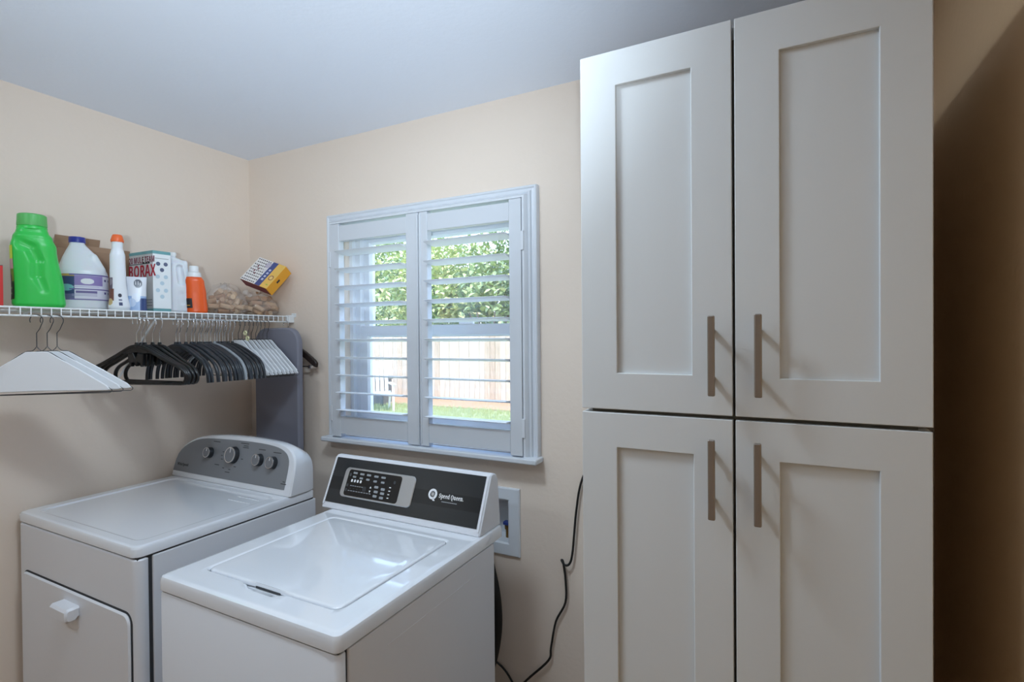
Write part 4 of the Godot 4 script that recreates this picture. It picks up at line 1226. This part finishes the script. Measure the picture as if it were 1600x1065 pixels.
	put("underside", B(Vector3(-0.004, -H * 0.5, -0.001), Vector3(W - 0.008, 0.0012, D - 0.002)), mat(rgb(120, 30, 44), 0.45), t)
	var rc := []
	for i in 12:
		for j in 9:
			if i < 7: rc.append([4 + i * 9 + (j % 2) * 4, 4 + j * 11, 5, 4, rgb(60, 52, 56)])
	rc.append([70, 0, 24, 100, rgb(70, 82, 140)])
	rc.append([94, 0, 34, 100, rgb(242, 196, 96)])
	for k in [[60, 18, 12, rgb(198, 190, 206)], [62, 40, 8, rgb(226, 222, 226)], [110, 58, 10, rgb(150, 90, 80)], [110, 58, 7, rgb(244, 210, 130)]]: rc.append(k)
	for k in 4: rc.append([78, 30 + k * 13, 9, 8, rgb(206, 210, 232)])
	for k in 4: rc.append([22 + (k % 2) * 10, 30 + k * 10, 6, 6, rgb(110, 36, 48)])
	rc.append([112, 84, 8, 4, rgb(170, 190, 80)])
	tx = pic(128, 100, rgb(240, 238, 236), rc)
	var fb := MB.new()
	fb.quad(Vector3(-W / 2, -H / 2, D / 2 + 0.0004), Vector3(W / 2, -H / 2, D / 2 + 0.0004), Vector3(W / 2, H / 2, D / 2 + 0.0004), Vector3(-W / 2, H / 2, D / 2 + 0.0004), Vector3(0, 0, 1))
	put("printed_face", fb, printed(tx), t)
	put("thumb_slot", B(Vector3(W * 0.5, -0.005, 0.002), Vector3(0.0012, 0.02, 0.009)), M.seam, t)
func mirror_u(o: MeshInstance3D) -> void:
	var a := o.mesh.surface_get_arrays(0)
	var uv: PackedVector2Array = a[Mesh.ARRAY_TEX_UV]
	for i in uv.size(): uv[i].x = 1.0 - uv[i].x
	a[Mesh.ARRAY_TEX_UV] = uv
	var m := o.mesh.surface_get_material(0)
	var am := ArrayMesh.new()
	am.add_surface_from_arrays(Mesh.PRIMITIVE_TRIANGLES, a)
	am.surface_set_material(0, m)
	o.mesh = am
func rows_loft(rows: Array, e: float, seg: int) -> MB:
	var R := []
	var n := 40
	for i in n + 1:
		var y: float = rows[-1][0] * i / n
		var r := row_at(rows, y)
		var ring := PackedVector3Array()
		for j in seg:
			var a := TAU * j / seg
			var c := cos(a)
			var s := sin(a)
			var k: float = pow(pow(abs(c), e) + pow(abs(s), e), -1.0 / e)
			ring.append(Vector3(r[2] + r[0] * c * k, y, r[1] * s * k))
		R.append(ring)
	return loft_of(R)
func corks() -> void:
	var y := SHELF
	var cm := []
	for c in [rgb(206, 172, 138), rgb(190, 154, 120), rgb(216, 186, 154), rgb(180, 140, 108)]:
		var m := mat(c, 0.9)
		m.albedo_texture = null
		cm.append(m)
	var ck := L([Vector2(0.0, -0.022), Vector2(0.0105, -0.022), Vector2(0.0115, -0.021), Vector2(0.0115, 0.021), Vector2(0.0105, 0.022), Vector2(0.0, 0.022)], 10)
	var meshes := []
	for m in cm: meshes.append(ck.mesh(m))
	var bags := [[Vector3(-2.25, y, 0.255), Vector3(0.08, 0.135, 0.098), "clear plastic bag of wine corks beside the orange bottle", "wine cork inside the left clear plastic bag on the shelf", "corks in the left bag"], [Vector3(-2.23, y, 0.095), Vector3(0.08, 0.11, 0.086), "clear plastic bag of wine corks under the tilted carton", "wine cork inside the right clear plastic bag under the carton", "corks in the right bag"]]
	for b in bags.size():
		var q: Array = bags[b]
		var c: Vector3 = q[0]
		var s: Vector3 = q[1]
		var t := thing("plastic_bag", q[2], "bag", c)
		var R := []
		for i in 15:
			var f := i / 14.0
			var ring := PackedVector3Array()
			for j in 36:
				var a := TAU * j / 36
				var k := 0.42 + 0.62 * sin(PI * pow(f, 0.62)) if f < 0.98 else 0.2
				k *= 1.0 + 0.05 * sin(a * 5 + f * 9) + 0.04 * sin(a * 9 - f * 14)
				ring.append(Vector3(cos(a) * s.x * k, f * s.y * (1.0 + 0.08 * sin(a * 3 + b)), sin(a) * s.z * k))
			R.append(ring)
		put("film", loft_of(R), M.bag, t)
		put("gathered_neck", L([Vector2(0.012, 0), Vector2(0.007, 0.012), Vector2(0.016, 0.03), Vector2(0.012, 0.034), Vector2(0.004, 0.012)], 14, Vector3(0.03, s.y * 0.82, 0.0 if b == 0 else 0.07), Basis(Vector3(1, 0, 0), 1.0)), M.bag, t)
		var n := 0
		for lay in 5:
			var yy := 0.013 + lay * 0.0215
			var rad: float = [0.86, 1.02, 0.95, 0.8, 0.56][lay]
			for gx in range(-2, 3):
				for gz in range(-2, 3):
					var px := gx * 0.034 + (0.012 if lay % 2 else 0.0)
					var pz := gz * 0.034
					if Vector2(px / (s.x * rad - 0.018), pz / (s.z * rad - 0.018)).length() > 1.0: continue
					if yy > s.y - 0.025: continue
					var o := put("cork", meshes[rng.randi() % 4], null)
					o.position = c + Vector3(px, yy, pz) + Vector3(rng.randf_range(-0.003, 0.003), rng.randf_range(-0.001, 0.002), rng.randf_range(-0.003, 0.003))
					o.basis = Basis(Vector3.UP, rng.randf() * PI) * Basis(Vector3.RIGHT, PI / 2 + rng.randf_range(-0.6, 0.6))
					tag(o, q[3], "cork", q[4])
					n += 1

# ------------------------------------------------------------------ hangers
func hook_path(s := 1.0) -> Array:
	var o := []
	for k in 12:
		var a := deg_to_rad(205.0 - k * 20.0)
		o.append(Vector3(cos(a) * 0.018 * s, -0.018 * s + sin(a) * 0.018 * s + 0.004, 0))
	o.append(Vector3(0.008 * s, -0.043 * s, 0))
	o.append(Vector3(0.0, -0.055 * s, 0))
	o.append(Vector3(0.0, -0.098, 0))
	return o
func tube_hanger(called: String, label: String, group: String, body: Material, hook: Material, clips: bool, bar := true) -> Node3D:
	var t := thing(called, label, "hanger", Vector3.ZERO, 0, group)
	put("hook", T(hook_path(), 0.0018, 7), hook, t)
	put("collar", L([Vector2(0.0, -0.088), Vector2(0.006, -0.09), Vector2(0.008, -0.105), Vector2(0.0, -0.108)], 10), body, t)
	var half := curve([Vector3(0, -0.103, 0), Vector3(0.03, -0.108, 0), Vector3(0.07, -0.128, 0), Vector3(0.14, -0.162, 0), Vector3(0.185, -0.182, 0), Vector3(0.207, -0.203, 0), Vector3(0.21, -0.225, 0), Vector3(0.2, -0.238, 0)], 3)
	if not bar: half = curve([Vector3(0, -0.103, 0), Vector3(0.03, -0.106, 0), Vector3(0.08, -0.122, 0), Vector3(0.13, -0.145, 0), Vector3(0.168, -0.166, 0), Vector3(0.19, -0.19, 0), Vector3(0.2, -0.218, 0), Vector3(0.203, -0.244, 0)], 3)
	var path := []
	for i in range(half.size() - 1, 0, -1): path.append(Vector3(-half[i].x, half[i].y, 0))
	path.append_array(half)
	var b := MB.new()
	b.tube(path, 0.0068, 8)
	b.fix()
	b.add(P([Vector2(-0.05, -0.118), Vector2(0, -0.103), Vector2(0.05, -0.118), Vector2(0.07, -0.129), Vector2(0.03, -0.13), Vector2(0, -0.125), Vector2(-0.03, -0.13), Vector2(-0.07, -0.129)], -0.0028, 0.0028))
	put("shoulders", b, body, t)
	if bar: put("bar", T([Vector3(-0.2, -0.238, 0), Vector3(-0.19, -0.241, 0), Vector3(0.19, -0.241, 0), Vector3(0.2, -0.238, 0)], 0.0052, 8), body, t)
	if clips:
		for s in [-1, 1]:
			put("clip", P([Vector2(-0.012, -0.132), Vector2(0.012, -0.132), Vector2(0.017, -0.15), Vector2(0.019, -0.172), Vector2(0.012, -0.18), Vector2(0.008, -0.168), Vector2(-0.004, -0.166), Vector2(-0.008, -0.18), Vector2(-0.015, -0.172), Vector2(-0.015, -0.15)], -0.008, 0.008, Transform3D(Basis(Vector3.FORWARD, 0.25 * s), Vector3(0.055 * s, -0.002, 0)), 0.002), body, t)
	return t
func paper_hanger(called: String, label: String, group: String, w: float, drop: float, up := 0.0) -> Node3D:
	var t := thing(called, label, "hanger", Vector3.ZERO, 0, group)
	put("hook", T(hook_path(), 0.0013, 7), M.grey_wire, t)
	var c := [Vector3(0, -0.098, 0), Vector3(0.012, -0.112, 0), Vector3(0.04, -0.12, 0), Vector3(w * 0.6, -0.12 - drop * 0.5, 0), Vector3(w * 0.95, -0.12 - drop * 0.88, 0), Vector3(w, -0.12 - drop * 0.97, 0), Vector3(w * 0.97, -0.122 - drop, 0)]
	for i in range(1, c.size()): c[i].y += up
	var h := curve(c, 3)
	var path := []
	for i in range(h.size() - 1, 0, -1): path.append(Vector3(-h[i].x, h[i].y, 0))
	path.append_array(h)
	put("wire", T(path, 0.0012, 6, true), M.grey_wire, t)
	# folded paper cape over the wire
	var pl := [Vector2(-0.03, -0.115), Vector2(0.03, -0.115), Vector2(w * 0.6, -0.114 - drop * 0.5), Vector2(w * 0.93, -0.116 - drop * 0.86), Vector2(w * 0.985, -0.116 - drop * 0.97), Vector2(w * 0.94, -0.116 - drop * 0.99), Vector2(w * 0.45, -0.122 - drop * 0.93), Vector2(0, -0.122 - drop * 0.92), Vector2(-w * 0.45, -0.122 - drop * 0.93), Vector2(-w * 0.94, -0.116 - drop * 0.99), Vector2(-w * 0.985, -0.116 - drop * 0.97), Vector2(-w * 0.93, -0.116 - drop * 0.86), Vector2(-w * 0.6, -0.114 - drop * 0.5)]
	for i in pl.size(): pl[i].y += up
	put("paper_cover", P(pl, -0.003, 0.003, Transform3D.IDENTITY, 0.002), M.paper, t)
	return t
func hangers() -> void:
	var hy := SHELF - 0.03 + 0.0032 - 0.003
	# three paper-covered wire hangers at the left
	var lab := ["white paper-covered wire hanger nearest the picture's left edge", "white paper-covered wire hanger in the middle of the left three", "white paper-covered wire hanger at the right of the left three"]
	var a := paper_hanger("wire_hanger", lab[0], "paper covered hangers at the left", 0.208, 0.13)
	a.position = Vector3(FX, hy, 0.985)
	a.rotation.y = deg_to_rad(40)
	dup(a, "wire_hanger", Vector3(FX, hy, 0.958), deg_to_rad(44), lab[1])
	dup(a, "wire_hanger", Vector3(FX, hy, 0.932), deg_to_rad(47), lab[2])
	# black clip hangers
	var zs := [0.693, 0.678, 0.665, 0.638, 0.613]
	var cl := ["black plastic clip hanger at the left end of its group", "second black plastic clip hanger from the left end", "black plastic clip hanger in the middle of the clip group", "fourth black plastic clip hanger from the left end", "black plastic clip hanger next to the packed dark row"]
	var b := tube_hanger("clip_hanger", cl[0], "black clip hangers", M.black_plastic, M.chrome, true)
	b.position = Vector3(FX, hy, zs[0])
	b.rotation.y = deg_to_rad(16)
	for k in range(1, 5): dup(b, "clip_hanger", Vector3(FX, hy, zs[k]), deg_to_rad([0, 13, 11, 7, 4][k]), cl[k])
	# the packed dark row
	var zd := [0.552, 0.539, 0.513, 0.491, 0.479, 0.462, 0.452, 0.436, 0.427, 0.412, 0.394, 0.384, 0.372, 0.358, 0.349, 0.333, 0.314]
	var c := tube_hanger("dark_hanger", "dark plastic hanger at the left end of the packed row", "packed dark hangers", M.navy_plastic, M.chrome, false, false)
	c.position = Vector3(FX, hy, zd[0])
	for k in range(1, zd.size()): dup(c, "dark_hanger", Vector3(FX, hy, zd[k]), deg_to_rad(rng.randf_range(-1.5, 2.5)), "dark plastic hanger, %s from the left in the packed row" % ORD[k])
	var pale := get_node("dark_hanger_010")
	for ch in pale.get_children():
		if ch.name != "hook": (ch as MeshInstance3D).material_override = mat(rgb(150, 156, 162), 0.3)
	pale.set_meta("label", "pale grey plastic hanger standing out in the packed dark row")
	# paper hangers right of the dark row
	var d := paper_hanger("paper_hanger", "white paper-covered hanger touching the packed dark row", "paper covered hangers at the right", 0.205, 0.152, 0.03)
	d.position = Vector3(FX, hy, 0.286)
	var zp := [0.267, 0.24, 0.222, 0.2, 0.183, 0.163, 0.142]
	for k in zp.size(): dup(d, "paper_hanger", Vector3(FX, hy, zp[k]), deg_to_rad(rng.randf_range(-2, 2)), "white paper-covered hanger, %s right of the packed dark row" % ORD[k + 1])
	# yellow twist tied to a hook
	var yl := thing("yellow_tag", "small pale yellow plastic flower clip on a hanger hook", "clip", Vector3(FX + 0.012, hy - 0.05, 0.262))
	for k in 2:
		var cc := Vector3(0.008 + k * 0.014, -0.004 - k * 0.024, 0.004)
		put("loop", T([cc + Vector3(0.009, 0, 0), cc + Vector3(0.0045, 0.008, 0), cc + Vector3(-0.0045, 0.008, 0), cc + Vector3(-0.009, 0, 0), cc + Vector3(-0.0045, -0.008, 0), cc + Vector3(0.0045, -0.008, 0)], 0.0035, 6, true), mat(rgb(226, 222, 176), 0.5), yl)
	# dark wooden hanger behind the ironing board
	var wd := thing("wooden_hanger", "dark wooden hanger with a metal clip bar behind the ironing board", "hanger", Vector3(FX, hy, 0.036))
	put("hook", T(hook_path(), 0.0017, 7), M.chrome, wd)
	var wood := mat(rgb(42, 32, 28), 0.4)
	var sp := curve([Vector2(-0.205, -0.205), Vector2(-0.195, -0.182), Vector2(-0.1, -0.126), Vector2(0, -0.095), Vector2(0.1, -0.126), Vector2(0.195, -0.182), Vector2(0.205, -0.205), Vector2(0.19, -0.212), Vector2(0.1, -0.158), Vector2(0, -0.128), Vector2(-0.1, -0.158), Vector2(-0.19, -0.212), Vector2(-0.205, -0.205)], 3)
	sp.pop_back()
	put("shoulders", P(sp, -0.008, 0.008, Transform3D.IDENTITY, 0.003), wood, wd)
	put("bar", T([Vector3(-0.16, -0.19, 0), Vector3(-0.15, -0.212, 0), Vector3(0.17, -0.212, 0)], 0.003, 8), M.grey_wire, wd)
	put("clip", B(Vector3(0.163, -0.213, 0), Vector3(0.02, 0.016, 0.014), 0.003), M.chrome, wd)

# ------------------------------------------------------------------ ironing board, cables, outlet box
func small_things() -> void:
	var t := thing("ironing_board", "grey ironing board standing on end in the corner behind the dryer", "ironing board", Vector3(-2.12, 0, 0.075))
	var cov := mat(rgb(134, 134, 146), 0.8)
	var pl := PackedVector2Array()
	for p in rrect(-0.15, 0.15, 0.0, 1.577, 0.075, 8): pl.append(p)
	put("padded_cover", P(pl, -0.012, 0.02, Transform3D.IDENTITY, 0.007), cov, t)
	for s in [-0.08, 0.08]: put("leg", T([Vector3(s, 0.06, -0.02), Vector3(s * 0.9, 0.9, -0.022)], 0.008, 8), M.grey_wire, t)
	# washer outlet box in the wall
	var b := thing("outlet_box", "white recessed washer outlet box in the wall beside the washer", "outlet box", Vector3(-1.016, 0.69, 0.0))
	var o := -b.position
	var q := func(m: MB) -> MB:
		for i in m.v.size(): m.v[i] += o
		return m
	put("faceplate", q.call(picture_frame(-1.149, -0.884, 0.687, 0.948, [Vector2(0, 0), Vector2(0, 0.007), Vector2(0.004, 0.011), Vector2(0.044, 0.011), Vector2(0.05, 0.006), Vector2(0.05, -0.085)])), M.trim, b)
	put("back_plate", q.call(BB(Vector3(-1.1, 0.728, -0.09), Vector3(-0.933, 0.921, -0.085))), M.trim, b)
	var brass := mat(rgb(150, 118, 70), 0.35, 0.9)
	for k in [[-0.96, rgb(40, 60, 130)], [-1.05, rgb(160, 40, 36)]]:
		put("valve", q.call(L([Vector2(0.0, 0.0), Vector2(0.011, 0.0), Vector2(0.011, 0.04), Vector2(0.015, 0.042), Vector2(0.015, 0.055), Vector2(0.0, 0.056)], 14, Vector3(k[0], 0.728, -0.045))), brass, b)
		put("valve_handle", q.call(B(Vector3(k[0], 0.794, -0.04), Vector3(0.034, 0.014, 0.026), 0.004)), mat(k[1], 0.4), b)
	# black cable on the wall
	var c := put("power_cable", T(curve([Vector3(-0.602, 1.08, 0.012), Vector3(-0.637, 1.002, 0.012), Vector3(-0.655, 0.896, 0.014), Vector3(-0.668, 0.76, 0.015), Vector3(-0.678, 0.712, 0.018), Vector3(-0.695, 0.702, 0.022), Vector3(-0.71, 0.716, 0.02), Vector3(-0.706, 0.708, 0.014), Vector3(-0.698, 0.645, 0.012), Vector3(-0.699, 0.562, 0.012), Vector3(-0.737, 0.483, 0.012), Vector3(-0.757, 0.383, 0.012), Vector3(-0.766, 0.334, 0.014), Vector3(-0.84, 0.253, 0.02), Vector3(-0.885, 0.205, 0.03), Vector3(-0.93, 0.18, 0.06), Vector3(-0.99, 0.12, 0.12)], 5), 0.0042, 8), M.rubber)
	tag(c, "thin black power cable running down the wall beside the cabinet", "cable")
	var c2 := put("power_cable", T(curve([Vector3(-0.9, 0.19, 0.02), Vector3(-0.94, 0.235, 0.014), Vector3(-0.985, 0.265, 0.014), Vector3(-1.05, 0.28, 0.02), Vector3(-1.12, 0.24, 0.04)], 5), 0.004, 8), M.rubber)
	tag(c2, "short black cable end curving behind the washing machine", "cable")
	var h := put("drain_hose", T(curve([Vector3(-1.05, 0.86, 0.04), Vector3(-1.0, 0.72, 0.06), Vector3(-0.975, 0.6, 0.05), Vector3(-0.962, 0.5, 0.045), Vector3(-0.963, 0.4, 0.045), Vector3(-0.985, 0.28, 0.05), Vector3(-1.03, 0.12, 0.08)], 6), 0.016, 12), M.rubber)
	tag(h, "thick black hose hanging behind the washing machine's right edge", "hose")
